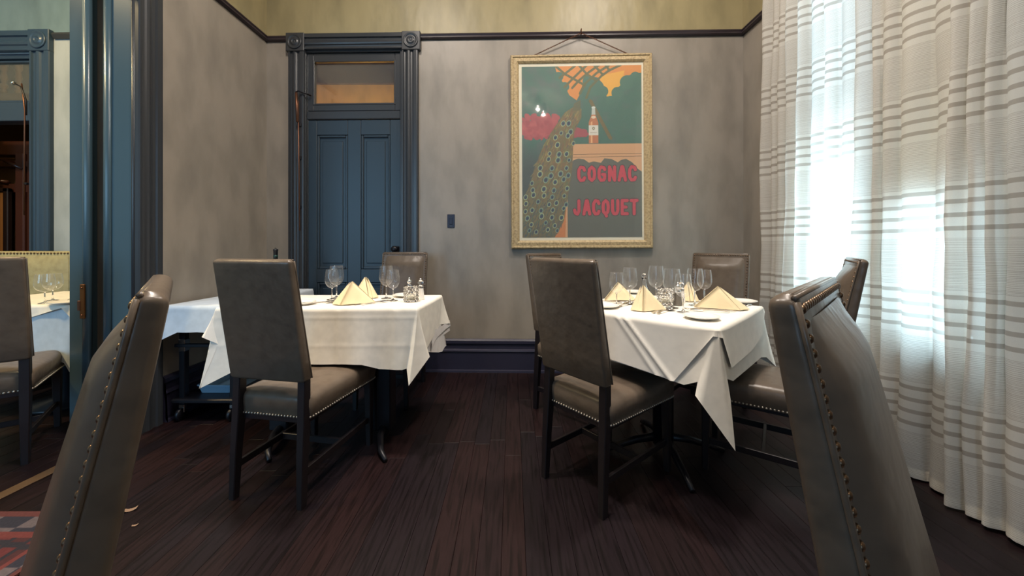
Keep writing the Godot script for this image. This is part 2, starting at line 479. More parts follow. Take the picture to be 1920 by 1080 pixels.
# ---------------------------------------------------------------- scene
func _ready():
	# camera: level, horizon above the middle of the frame
	var cam := Camera3D.new(); cam.name = "camera"; add_child(cam)
	cam.position = Vector3(0, HC, 0)
	cam.projection = Camera3D.PROJECTION_FRUSTUM
	cam.near = 0.05; cam.far = 200.0
	cam.size = 2.0 * cam.near * 540.0 / 684.8
	cam.frustum_offset = Vector2(0, -80.0 / 684.8 * cam.near)
	cam.current = true
	# sky, exposure
	var sky := ProceduralSkyMaterial.new()
	sky.sky_top_color = Color(0.50, 0.70, 0.86); sky.sky_horizon_color = Color(0.80, 0.92, 0.97)
	sky.ground_bottom_color = Color(0.36, 0.38, 0.34); sky.ground_horizon_color = Color(0.6, 0.66, 0.64)
	sky.sky_energy_multiplier = 1.0; sky.ground_energy_multiplier = 1.0
	var e := Environment.new()
	e.background_mode = Environment.BG_SKY
	e.sky = Sky.new(); e.sky.sky_material = sky
	e.background_energy_multiplier = SKY
	e.tonemap_mode = Environment.TONE_MAPPER_LINEAR
	e.tonemap_exposure = 1.8
	e.sdfgi_enabled = true; e.ssao_enabled = true; e.ssil_enabled = true
	var we := WorldEnvironment.new(); we.name = "environment"; we.environment = e; add_child(we)
	# daylight entering at the windows
	area("daylight_curtain_window", Vector3(2.55, 1.85, -2.2), Vector3(-1, -0.2, 0), Vector2(1.0, 2.6), Color(0.74, 0.9, 1.0), DAY_R * 0.3)
	area("daylight_blind_window", Vector3(2.35, 1.0, -1.98), Vector3(-1, 0, 0.25), Vector2(0.5, 1.1), Color(0.78, 0.92, 1.0), DAY_R * 0.42)
	area("daylight_rear_window", Vector3(-1.25, 1.85, 3.52), Vector3(0, -0.2, -1), Vector2(1.2, 2.2), Color(0.62, 0.82, 1.0), DAY_B)
	area("daylight_annex_window", Vector3(-4.2, 1.85, 3.75), Vector3(0, -0.15, -1), Vector2(2.6, 2.5), Color(0.62, 0.84, 1.0), DAY_L)
	materials()
	WF = Transform3D(Basis(Vector3.UP, -0.0245), Vector3(-2.114, 0, -3.147))
	shell()
	floor_boards()
	back_wall_things()
	lamps()
	annex()
	outside()
	curtains()
	chairs()
	left_table()
	right_table()
	cart()
	small_things()

const SKY := 0.5
const DAY_R := 5.6
const DAY_B := 1.7
const DAY_L := 7.6
const LAMP := 0.2
const DOWN := 2.4
const SPOT := 4.1
const WARM := Color(1.0, 0.95, 0.90)

func area(n: String, at: Vector3, dir: Vector3, size: Vector2, col: Color, energy: float):
	var l := AreaLight3D.new(); l.name = n; l.area_size = size
	l.light_color = col; l.light_energy = energy; l.shadow_enabled = true; l.area_range = 20.0
	add_child(l)
	l.position = at
	l.look_at_from_position(at, at + dir, Vector3.UP if absf(dir.y) < 0.9 else Vector3.BACK)

func wl(u: float, y: float, n: float) -> Vector3:
	return WF * Vector3(u, y, n)

# a mesh made in the frame of the back wall: u along it, y up, n off it
func wobj(called: String, boxes: Array, m: Material, parent: Node = null, b := 0.004) -> MeshInstance3D:
	var k := MB.new()
	var inv := Transform3D() if parent == null else Transform3D(Basis(), -parent.get_meta("o", Vector3.ZERO))
	for q in boxes:
		k.box(inv * Vector3((q[0] + q[1]) / 2, (q[2] + q[3]) / 2, (q[4] + q[5]) / 2), Vector3(q[1] - q[0], q[3] - q[2], q[5] - q[4]), b)
	var o := obj(called, k.done(), m, parent)
	if parent == null: o.transform = WF
	return o

func wthing(called: String, label: String, cat: String, u: float, y: float, n := 0.0) -> Node3D:
	var t := thing(called, label, cat, wl(u, y, n), -0.0245)
	t.set_meta("o", Vector3(u, y, n))
	return t

func boxes(list: Array, b := 0.0) -> ArrayMesh:   # [x0,x1,y0,y1,d0,d1]
	var k := MB.new()
	for q in list:
		k.box(Vector3((q[0] + q[1]) / 2.0, (q[2] + q[3]) / 2.0, -(q[4] + q[5]) / 2.0), Vector3(q[1] - q[0], q[3] - q[2], q[5] - q[4]), b)
	return k.done()

func skind(o: Node, label: String, cat: String):
	o.set_meta("kind", "structure"); tag(o, label, cat)
	return o

# moulded strip: profile of (across, proud) pairs swept along a straight run
func moulding(prof: Array, length: float) -> ArrayMesh:
	var k := MB.new(); k.sg(-1)
	var A := []; var B := []
	for p in prof:
		A.append(Vector3(p[0], 0, p[1])); B.append(Vector3(p[0], length, p[1]))
	for i in prof.size():
		var j := (i + 1) % prof.size()
		var d: Vector3 = A[j] - A[i]
		k.poly([A[i], A[j], B[j], B[i]], Vector3(-d.z, 0, d.x) * SIDE)
	var ca := []; var cb := []
	for i in range(1, prof.size() - 2):
		k.poly([A[0], A[i], A[i + 1]], Vector3.DOWN); k.poly([B[0], B[i], B[i + 1]], Vector3.UP)
	k.poly([A[0], A[prof.size() - 2], A[prof.size() - 1]], Vector3.DOWN); k.poly([B[0], B[prof.size() - 2], B[prof.size() - 1]], Vector3.UP)
	return k.done()
const SIDE := 1.0

# fluted casing profile: back, then across the face
func casing_profile(w: float, t: float) -> Array:
	var f := [[0.0, 0.0]]
	var face := [[0.0, 0.75], [0.03, 1.0], [0.10, 1.0], [0.13, 0.6], [0.2, 0.55], [0.27, 0.62], [0.32, 0.9], [0.40, 1.0], [0.48, 0.9], [0.54, 0.62], [0.62, 0.55], [0.70, 0.6], [0.74, 1.0], [0.90, 1.05], [0.97, 1.0], [1.0, 0.8]]
	for p in face: f.append([p[0] * w, p[1] * t])
	f.append([w, 0.0])
	f.reverse()
	return f

func rosette(s: float) -> ArrayMesh:
	var k := MB.new()
	k.box(Vector3(0, 0, 0.02), Vector3(s, s, 0.04), 0.005)
	var xf := Transform3D(Basis(Vector3.RIGHT, PI / 2), Vector3(0, 0, 0.04))
	var R := s * 0.4
	k.lathe([[R, -0.002], [R, 0.006], [R * 0.9, 0.012], [R * 0.78, 0.006], [R * 0.66, 0.003], [R * 0.5, 0.004], [R * 0.42, 0.012], [R * 0.25, 0.013], [R * 0.2, 0.006], [R * 0.12, 0.009], [0.0, 0.012]], Vector3.ZERO, 24, 0, xf)
	return k.done()

func shell():
	# back wall of this room with its door opening
	var w := wobj("wall_back", [[-0.37, 0.338, 0, 2.86, -0.16, 0], [0.338, 1.165, 2.726, 2.86, -0.16, 0], [1.165, 4.30, 0, 2.86, -0.16, 0]], M.plaster, null, 0.0)
	skind(w, "mottled greige plaster wall behind the two dining tables", "wall")
	wobj("frieze", [[-0.37, 4.30, 2.86, 3.9, -0.16, 0.0]], M.frieze, w, 0.0)
	# left wall: far pier between this room and the next, near pier behind the camera, header
	var l := struct("wall_left", boxes([[-2.486, -2.114, 0, 2.86, 2.20, 3.20], [-2.486, -2.361, 0, 2.86, 2.125, 2.20], [-2.287, -2.114, 0, 2.86, 2.125, 2.20], [-2.486, -2.114, 0, 2.86, -3.6, -1.2], [-2.486, -2.114, 2.75, 2.86, -1.2, 2.2]]), M.plaster, "greige plaster side wall right of the wide cased opening", "wall")
	obj("frieze", boxes([[-2.486, -2.114, 2.86, 3.9, -3.6, 3.20]]), M.frieze, l)
	# right wall with three tall window openings
	var r := struct("wall_right", boxes([[1.93, 2.13, 0, 0.6, -3.6, 3.2], [1.93, 2.13, 2.95, 3.9, -3.6, 3.2], [1.93, 2.13, 0.6, 2.95, 2.36, 3.2], [1.93, 2.13, 0.6, 2.95, 1.85, 1.95], [1.93, 2.13, 0.6, 2.95, 1.42, 1.53], [1.93, 2.13, 0.6, 2.95, -3.6, 0.5]]), M.plaster, "plaster side wall with tall windows behind the sheer curtains", "wall")
	obj("frieze", boxes([[1.926, 1.93, 2.86, 3.9, -3.6, 3.2]]), M.frieze, r)
	struct("wall_rear", boxes([[-6.4, -5.5, 0, 3.9, -3.6, -3.44], [-5.5, -2.9, 0, 0.6, -3.6, -3.44], [-5.5, -2.9, 3.1, 3.9, -3.6, -3.44], [-2.9, -1.9, 0, 3.9, -3.6, -3.44], [-1.9, -0.6, 0, 0.7, -3.6, -3.44], [-1.9, -0.6, 3.0, 3.9, -3.6, -3.44], [-0.6, 2.13, 0, 3.9, -3.6, -3.44]]), M.plaster, "plaster wall behind the viewer with two windows", "wall")
	struct("wall_left_annex", boxes([[-6.4, -6.24, 0, 3.9, -3.6, 3.6]]), M.plaster_cool, "far side wall of the adjoining dining room", "wall")
	struct("ceiling", boxes([[-7.0, 2.13, 3.9, 4.05, -3.6, 6.2]]), M.ceiling, "pale plaster ceiling above the picture rail", "ceiling")
	# picture rails
	var rp := [[0.0, 0.0], [0.045, 0.0], [0.045, 0.022], [0.034, 0.03], [0.022, 0.024], [0.01, 0.026], [0.0, 0.014]]
	rp.reverse()
	var bars := [[0.0, 0.195, 0.0], [1.334, 4.06, 0.0]]
	for b in bars:
		var o := obj("trim_1", moulding(rp, b[1] - b[0]), M.rail)
		o.transform = WF * Transform3D(Basis(Vector3(0, 1, 0), Vector3(1, 0, 0), Vector3(0, 0, 1)), Vector3(b[0], 2.815, 0))
		skind(o, "dark picture rail moulding on back wall %s" % ("left of the door" if b[0] < 0.5 else "running right from the door to the curtain"), "picture rail")
	var o2 := obj("trim_2", moulding(rp, 1.05), M.rail)
	o2.transform = Transform3D(Basis(Vector3(0, 1, 0), Vector3(0, 0, 1), Vector3(1, 0, 0)), Vector3(-2.114, 2.815, -3.15))
	skind(o2, "dark picture rail moulding along the left side wall", "picture rail")
	var o3 := obj("trim_3", moulding(rp, 0.42), M.rail)
	o3.transform = Transform3D(Basis(Vector3(0, 1, 0), Vector3(0, 0, 1), Vector3(-1, 0, 0)), Vector3(1.926, 2.815, -3.06))
	skind(o3, "short dark picture rail on right wall ending at the curtain", "picture rail")
	# baseboards with a stepped cap
	var bp := [[0.0, 0.0], [0.275, 0.0], [0.275, 0.012], [0.262, 0.026], [0.238, 0.026], [0.232, 0.016], [0.192, 0.016], [0.184, 0.030], [0.174, 0.034], [0.168, 0.026], [0.02, 0.026], [0.016, 0.04], [0.0, 0.042]]
	bp.reverse()
	for b in [[-0.0, 0.205], [1.325, 4.06]]:
		var o := obj("baseboard_back", moulding(bp, b[1] - b[0]), M.baseboard)
		o.transform = WF * Transform3D(Basis(Vector3(0, 1, 0), Vector3(1, 0, 0), Vector3(0, 0, 1)), Vector3(b[0], 0, 0))
		skind(o, "tall dark stepped baseboard on back wall %s" % ("in the corner left of the door" if b[0] < 0.5 else "below the framed poster"), "baseboard")
	o2 = obj("baseboard_left", moulding(bp, 0.95), M.baseboard)
	o2.transform = Transform3D(Basis(Vector3(0, 1, 0), Vector3(0, 0, 1), Vector3(1, 0, 0)), Vector3(-2.114, 0, -3.15))
	skind(o2, "tall dark baseboard on left wall behind the service cart", "baseboard")
	o3 = obj("baseboard_right", moulding(bp, 6.4), M.baseboard)
	o3.transform = Transform3D(Basis(Vector3(0, 1, 0), Vector3(0, 0, 1), Vector3(-1, 0, 0)), Vector3(1.93, 0, -3.06))
	skind(o3, "tall dark baseboard behind the curtains", "baseboard")
	# the wide cased opening: its far jamb faces the viewer, with the slot of a pocket door
	var cs := obj("trim_4", moulding(casing_profile(0.142, 0.026), 2.74), M.trim)
	cs.transform = Transform3D(Basis(Vector3(0, 0, -1), Vector3.UP, Vector3(1, 0, 0)), Vector3(-2.114, 0, -2.047))
	skind(cs, "dark fluted casing of the wide opening beside the plaster wall", "door casing")
	var jb := struct("trim_5", boxes([[-2.248, -2.112, 0, 2.75, 2.05, 2.125]], 0.004), M.trim_teal, "dark teal jamb of the wide opening with a pocket door slot", "door jamb")
	obj("jamb_board", boxes([[-2.487, -2.408, 0, 2.75, 2.05, 2.125]], 0.004), M.trim_teal, jb)
	obj("stop_bead", bead(-2.268, 0.02), M.trim_teal, jb)
	obj("stop_bead", bead(-2.384, 0.022), M.trim_teal, jb)
	obj("corner_bead", bead(-2.125, 0.010), M.trim, jb)
	var head := struct("trim_6", boxes([[-2.49, -2.11, 2.72, 2.755, -1.2, 2.12], [-2.49, -2.11, 0, 2.75, -1.23, -1.2]]), M.trim, "dark head board of the wide opening between the rooms", "door casing")
	var pd := thing("pocket_door", "narrow dark edge of a pocket door inside the jamb slot", "door", P(-2.325, 0, 2.13))
	obj("leaf", boxes([[-0.03, 0.03, 0.005, 2.7, -0.018, 0.05]], 0.003), M.mahogany_dark, pd)
	obj("edge_lock", boxes([[-0.009, 0.009, 0.72, 0.84, -0.024, -0.017]], 0.002), M.brass_dull, pd)
	var sp := thing("strike_plate", "small worn brass strike plate set in the teal jamb", "strike plate", P(-2.384, 0.66, 2.028))
	obj("plate", boxes([[-0.013, 0.013, 0, 0.19, -0.004, 0.004]], 0.002), M.brass, sp)
	obj("keeper", boxes([[-0.024, -0.008, 0.045, 0.10, -0.007, 0.0]], 0.002), M.brass_dull, sp)
	for y in [0.02, 0.17]:
		obj("screw", ball(Vector3(0, y, 0.005), 0.004), M.brass_dull, sp)
	struct("trim_7", boxes([[-2.20, -2.145, 0.0, 0.006, -1.2, 2.03]], 0.002), M.strip_wood, "pale wood threshold strip across the opening at the left", "threshold")

func ball(c: Vector3, r: float, n := 8) -> ArrayMesh:
	var k := MB.new(); var pr := []
	for i in 7: pr.append([r * sin(PI * i / 6.0), -r * cos(PI * i / 6.0)])
	k.lathe(pr, c, n)
	return k.done()

func bead(x: float, r: float) -> ArrayMesh:
	var k := MB.new(); var rings := []
	for y in [0.0, 2.75]:
		var q := []
		for i in 10:
			var t := TAU * i / 10
			q.append(Vector3(x + r * cos(t), y, -2.05 + r * 0.8 * sin(t)))
		rings.append(q)
	k.loft(rings)
	return k.done()

func floor_boards():
	var f := struct("floor", boxes([[-7.0, 2.13, -0.2, -0.012, -3.6, 6.2]]), M.subfloor, "dark stained narrow strip oak floor", "floor")
	var rng := RandomNumberGenerator.new(); rng.seed = 77
	var pw := 0.083
	for i in 52:
		var x := -2.36 + i * pw
		var d := -3.44
		var stops := [1.0 + rng.randf() * 0.15]
		stops.append(stops[0] + rng.randf_range(0.55, 1.1))
		if rng.randf() < 0.55: stops.append(min(3.0, stops[-1] + rng.randf_range(0.4, 0.7)))
		stops.append(3.16 + 0.0245 * 2.3)
		for s in stops:
			if s - d > 0.03:
				obj("floorboard", bx(Vector3.ZERO, Vector3(pw - 0.0006, 0.012, s - d - 0.0006), 0.0009), M["board%d" % (rng.randi() % 5)], f).position = Vector3(x + pw / 2, -0.006, -(s + d) / 2)
			d = s
	for i in 22:
		var x := -2.36 - (i + 1) * pw * 1.35
		var d := -3.44
		for s in [1.1 + rng.randf() * 0.5, 2.0 + rng.randf() * 0.4, 3.25]:
			obj("floorboard", bx(Vector3.ZERO, Vector3(pw * 1.35 - 0.0012, 0.012, s - d - 0.0012), 0.0014), M["board%d" % (rng.randi() % 5)], f).position = Vector3(x + pw * 0.675, -0.006, -(s + d) / 2)
			d = s
	for i in 8:
		obj("floorboard", bx(Vector3(-4.55 - i * 0.21, -0.006, 0), Vector3(0.208, 0.012, 6.6), 0.0014), M["board%d" % (i % 5)], f)

func back_wall_things():
	# door with four panels
	var d := wobj("door_1", [[0.345, 1.160, 0.01, 2.148, -0.062, -0.034]], M.door_paint)
	skind(d, "dark blue grey four panel door in the back wall", "door")
	d.set_meta("o", Vector3.ZERO)
	for s in [[0.345, 0.428], [0.697, 0.812], [1.066, 1.160]]:
		wobj("stile", [[s[0], s[1], 0.01, 2.148, -0.034, -0.018]], M.door_paint, d)
	for q in [[0.01, 0.22], [0.746, 0.862], [2.018, 2.148]]:
		for s in [[0.428, 0.697], [0.812, 1.066]]:
			wobj("rail", [[s[0], s[1], q[0], q[1], -0.034, -0.018]], M.door_paint, d)
	for s in [[0.428, 0.697], [0.812, 1.066]]:
		for q in [[0.22, 0.746], [0.862, 2.018]]:
			wobj("panel", [[s[0] + 0.045, s[1] - 0.045, q[0] + 0.05, q[1] - 0.05, -0.036, -0.026]], M.door_paint, d, 0.006)
			wobj("panel_moulding", [[s[0], s[0] + 0.02, q[0], q[1], -0.034, -0.020], [s[1] - 0.02, s[1], q[0], q[1], -0.034, -0.020], [s[0] + 0.02, s[1] - 0.02, q[1] - 0.022, q[1], -0.034, -0.019], [s[0] + 0.02, s[1] - 0.02, q[0], q[0] + 0.022, -0.034, -0.019]], M.door_paint, d, 0.006)
	wobj("lock_plate", [[1.085, 1.145, 0.96, 1.06, -0.02, -0.012]], M.black_metal, d)
	var kn := MB.new()
	kn.lathe([[0.009, 0], [0.009, 0.02], [0.026, 0.032], [0.028, 0.045], [0.018, 0.056], [0.0, 0.058]], Vector3.ZERO, 16, 0, Transform3D(Basis(Vector3.RIGHT, PI / 2), Vector3(1.118, 1.035, -0.014)))
	obj("knob", kn.done(), M.black_metal, d)
	for y in [1.80, 0.25]:
		wobj("hinge", [[0.330, 0.348, y, y + 0.17, -0.02, -0.004]], M.black_metal, d)
	# frame, transom bar, transom sash
	var j := wobj("trim_8", [[0.325, 0.347, 0, 2.73, -0.16, 0.006], [1.160, 1.185, 0, 2.73, -0.16, 0.006], [0.325, 1.185, 2.722, 2.745, -0.16, 0.006]], M.trim)
	skind(j, "dark jamb and head lining of the back wall door", "door jamb")
	j.set_meta("o", Vector3.ZERO)
	wobj("transom_bar", [[0.345, 1.160, 2.151, 2.222, -0.08, -0.006]], M.trim, j, 0.006)
	wobj("stop", [[0.347, 0.356, 0, 2.722, -0.07, -0.010]], M.trim, j)
	var tw := wobj("window_1", [[0.351, 0.403, 2.224, 2.72, -0.055, -0.012], [1.110, 1.158, 2.224, 2.72, -0.055, -0.012], [0.403, 1.110, 2.224, 2.282, -0.055, -0.012], [0.403, 1.110, 2.653, 2.72, -0.055, -0.012]], M.trim)
	skind(tw, "glazed transom window above the dark panelled door", "window")
	tw.set_meta("o", Vector3.ZERO)
	wobj("sash_bead", [[0.395, 0.411, 2.274, 2.661, -0.016, -0.008], [1.102, 1.118, 2.274, 2.661, -0.016, -0.008], [0.411, 1.102, 2.274, 2.290, -0.016, -0.008], [0.411, 1.102, 2.645, 2.661, -0.016, -0.008]], M.trim, tw)
	wobj("pane", [[0.403, 1.110, 2.282, 2.653, -0.036, -0.033]], M.pane, tw, 0.0)
	# fluted casings, head casing, corner blocks
	for s in [0.205, 1.182]:
		var o := obj("trim_9", moulding(casing_profile(0.138, 0.032), 2.72), M.trim)
		o.transform = WF * Transform3D(Basis(), Vector3(s, 0, 0))
		skind(o, "dark fluted casing along %s side of the back wall door" % ("the left" if s < 0.5 else "the right"), "door casing")
	var hd := obj("trim_10", moulding(casing_profile(0.138, 0.032), 0.86), M.trim)
	hd.transform = WF * Transform3D(Basis(Vector3(0, 1, 0), Vector3(1, 0, 0), Vector3(0, 0, 1)), Vector3(0.335, 2.735, 0))
	skind(hd, "dark moulded head casing over the back wall door", "door casing")
	for s in [0.268, 1.262]:
		var o := obj("trim_11", rosette(0.158), M.trim)
		o.transform = WF * Transform3D(Basis(), Vector3(s, 2.797, 0))
		skind(o, "dark bullseye corner block at %s end of the door head" % ("the left" if s < 0.5 else "the right"), "corner block")
	# transom operator rod
	var t := wthing("transom_rod", "slender bronze transom lift rod on left casing of door", "transom rod", 0.314, 1.19, 0.033)
	var k := MB.new(); k.tube([Vector3(0, 0, 0.01), Vector3(-0.004, 0.55, 0.012), Vector3(-0.008, 1.10, 0.016)], 0.0055, 8)
	obj("rod", k.done(), M.brass_dull, t)
	k = MB.new(); k.tube([Vector3(-0.012, 0.92, 0.018), Vector3(-0.018, 1.165, 0.026)], 0.011, 8)
	obj("sleeve", k.done(), M.brass_dull, t)
	k = MB.new(); k.tube([Vector3(-0.022, 1.17, 0.024), Vector3(0.0, 1.178, 0.03), Vector3(0.06, 1.165, 0.0), Vector3(0.075, 1.16, -0.03)], 0.007, 8)
	obj("arm", k.done(), M.black_metal, t)
	for y in [0.2, 0.62, 0.9]:
		obj("bracket", bx(Vector3(0, y, 0.004), Vector3(0.022, 0.03, 0.016), 0.003), M.black_metal, t)
	# switch
	t = wthing("light_switch", "small dark switch plate on plaster wall right of door", "switch", 1.5965, 1.217)
	obj("plate", bx(Vector3(0, 0.0565, 0.003), Vector3(0.064, 0.113, 0.006), 0.002), M.switch, t)
	obj("rocker", bx(Vector3(0, 0.0565, 0.008), Vector3(0.026, 0.055, 0.006), 0.002), M.switch, t)
	obj("screw", ball(Vector3(0, 0.1, 0.006), 0.003), M.chrome, t)
	obj("screw", ball(Vector3(0, 0.013, 0.006), 0.003), M.chrome, t)
	picture()

func picture():
	var u0 := 2.110; var u1 := 3.289; var y0 := 1.040; var y1 := 2.665
	var cx := (u0 + u1) / 2; var W := u1 - u0; var H := y1 - y0
	var t := wthing("framed_poster", "large framed vintage cognac poster in pale combed wood frame", "poster", cx, y0, 0.004)
	t.rotation.z = 0.005
	# frame: four mitred lengths
	var pr := [[0.0, 0.0], [0.0, 0.026], [0.008, 0.036], [0.018, 0.036], [0.024, 0.028], [0.052, 0.032], [0.062, 0.024], [0.070, 0.012], [0.070, 0.0]]
	for s in 4:
		var k := MB.new(); k.sg(-1)
		var A := []; var B := []
		var L: float = W if s % 2 == 0 else H
		for p in pr:
			A.append(Vector3(p[0], p[0], p[1])); B.append(Vector3(L - p[0], p[0], p[1]))
		for i in pr.size() - 1:
			k.poly([A[i], A[i + 1], B[i + 1], B[i]], Vector3(0, -(A[i + 1].z - A[i].z), (A[i + 1].y - A[i].y)).normalized() + Vector3(0, 0, 0.001))
		for i in range(1, pr.size() - 1):
			k.poly([A[0], A[i], A[i + 1]], Vector3(-1, 1, 0)); k.poly([B[0], B[i], B[i + 1]], Vector3(1, 1, 0))
		var o := obj("frame_side", k.done(), M.frame_wood, t)
		o.transform = [Transform3D(Basis(), Vector3(-W / 2, 0, 0)), Transform3D(Basis(Vector3.BACK, PI / 2), Vector3(W / 2, 0, 0)), Transform3D(Basis(Vector3.BACK, PI), Vector3(W / 2, H, 0)), Transform3D(Basis(Vector3.BACK, -PI / 2), Vector3(-W / 2, H, 0))][s]
	obj("backing", bx(Vector3(0, H / 2, 0.003), Vector3(W - 0.05, H - 0.05, 0.006), 0.001), M.mount, t)
	var m := MB.new()
	m.box(Vector3(0, H / 2, 0.009), Vector3(W - 0.136, H - 0.136, 0.004), 0.0)
	obj("mount_board", m.done(), M.mount, t)
	var k2 := MB.new()
	var px0 := 2.204 - cx; var px1 := 3.204 - cx; var py0 := 1.134 - y0; var py1 := 2.572 - y0
	k2.grid(1, 1, func(u, v): return Vector3(lerpf(px0, px1, u), lerpf(py1, py0, v), 0.0125))
	obj("print", k2.done(), M.poster, t)
	obj("glazing", bx(Vector3(0, H / 2, 0.016), Vector3(W - 0.138, H - 0.138, 0.002), 0.0), M.picture_glass, t)
	# chain to the rail: linked tubes
	var hook := Vector3(2.702 - cx, 2.835 - y0, 0.036)
	for s in [-1, 1]:
		var a := Vector3(s * 0.44, H - 0.02, 0.012)
		var k := MB.new(); var n := 34
		for i in n:
			var c := a.lerp(hook, (i + 0.5) / n)
			var dir := (hook - a).normalized() * 0.011
			var sd: Vector3 = (dir.cross(Vector3.BACK).normalized() if i % 2 == 0 else Vector3.BACK) * 0.0042
			k.tube([c - dir, c - dir * 0.4 + sd, c + dir * 0.4 + sd, c + dir], 0.0019, 4)
			k.tube([c - dir, c - dir * 0.4 - sd, c + dir * 0.4 - sd, c + dir], 0.0019, 4)
		var o := obj("chain", k.done(), M.brass_dull, t)
		o.set_meta("kind", "stuff")
	k2 = MB.new()
	k2.tube([Vector3(hook.x, hook.y + 0.035, 0.01), Vector3(hook.x, hook.y + 0.032, 0.04), Vector3(hook.x, hook.y - 0.006, 0.044), Vector3(hook.x, hook.y - 0.01, 0.034)], 0.005, 6)
	obj("rail_hook", k2.done(), M.brass_dull, t)

func lamps():
	# two ceiling spots behind the viewer (their glints show in the picture's glass)
	var g := StandardMaterial3D.new(); g.resource_name = "lamp_glow"
	g.albedo_color = Color(1, 0.9, 0.8); g.emission_enabled = true; g.emission = WARM; g.emission_energy_multiplier = 14.0
	for s in [[0.30, 3.74, 0.85, "ceiling spot lamp behind the viewer, nearer the tables"], [0.42, 3.74, 1.15, "ceiling spot lamp behind the viewer, farther from the tables"]]:
		var t := thing("ceiling_spot", s[3], "lamp", Vector3(s[0], s[1], s[2]))
		var k := MB.new()
		k.lathe([[0.05, 0.16], [0.055, 0.10], [0.07, 0.0], [0.064, 0.0], [0.05, 0.09], [0.0, 0.10]])
		obj("shade", k.done(), M.black_metal, t)
		obj("bulb", ball(Vector3(0, -0.01, 0), 0.013, 12), g, t)
		var l := OmniLight3D.new(); l.name = "bulb_light"
		l.light_color = WARM; l.light_energy = LAMP; l.light_size = 0.02; l.omni_range = 14.0; l.omni_attenuation = 2.0; l.shadow_enabled = true
		add_child(l, true); l.position = t.position + Vector3(0, -0.07, 0)
	# recessed downlights
	for s in [[-0.95, -1.55, DOWN, "over the left table"], [0.85, -1.75, DOWN, "over the right table"], [-0.45, -0.75, DOWN * 0.31, "between the viewer and the left table"], [0.5, -0.85, DOWN * 0.31, "between the viewer and the right table"], [-3.2, -2.0, DOWN * 1.0, "over the adjoining room's table"], [-4.0, -1.0, DOWN * 2.6, "in the adjoining room, beside the wide opening"]]:
		var t := thing("recessed_light", "recessed ceiling downlight " + s[3], "lamp", Vector3(s[0], 3.9, s[1]))
		var k := MB.new()
		k.lathe([[0.14, -0.006], [0.19, -0.008], [0.195, 0.0], [0.14, 0.0]], Vector3.ZERO, 24)
		obj("rim", k.done(), M.window_paint, t)
		k = MB.new(); k.lathe([[0.0, -0.004], [0.14, -0.004], [0.14, -0.001], [0.0, -0.001]], Vector3.ZERO, 24)
		var g2: StandardMaterial3D = g.duplicate(); g2.emission_energy_multiplier = 2.0
		obj("diffuser", k.done(), g2, t)
		area("downlight", t.position + Vector3(0, -0.012, 0), Vector3(0, -1, 0.0001), Vector2(0.24, 0.24), Color(1.0, 0.88, 0.66) if s[0] < -2 else WARM, s[2])
		if s[1] < -0.6 and s[0] > -2:
			var l := SpotLight3D.new(); l.name = "table_spot"
			l.light_color = WARM; l.light_energy = SPOT * (1.0 if s[1] < -1.2 else 0.7) * (0.94 if s[0] < 0 else 0.6); l.light_size = 0.12; l.spot_angle = 36.0; l.spot_angle_attenuation = 1.0
			l.spot_range = 10.0; l.spot_attenuation = 2.0; l.shadow_enabled = true
			add_child(l, true); l.position = t.position + Vector3(0, -0.02, 0); l.rotation.x = -PI / 2
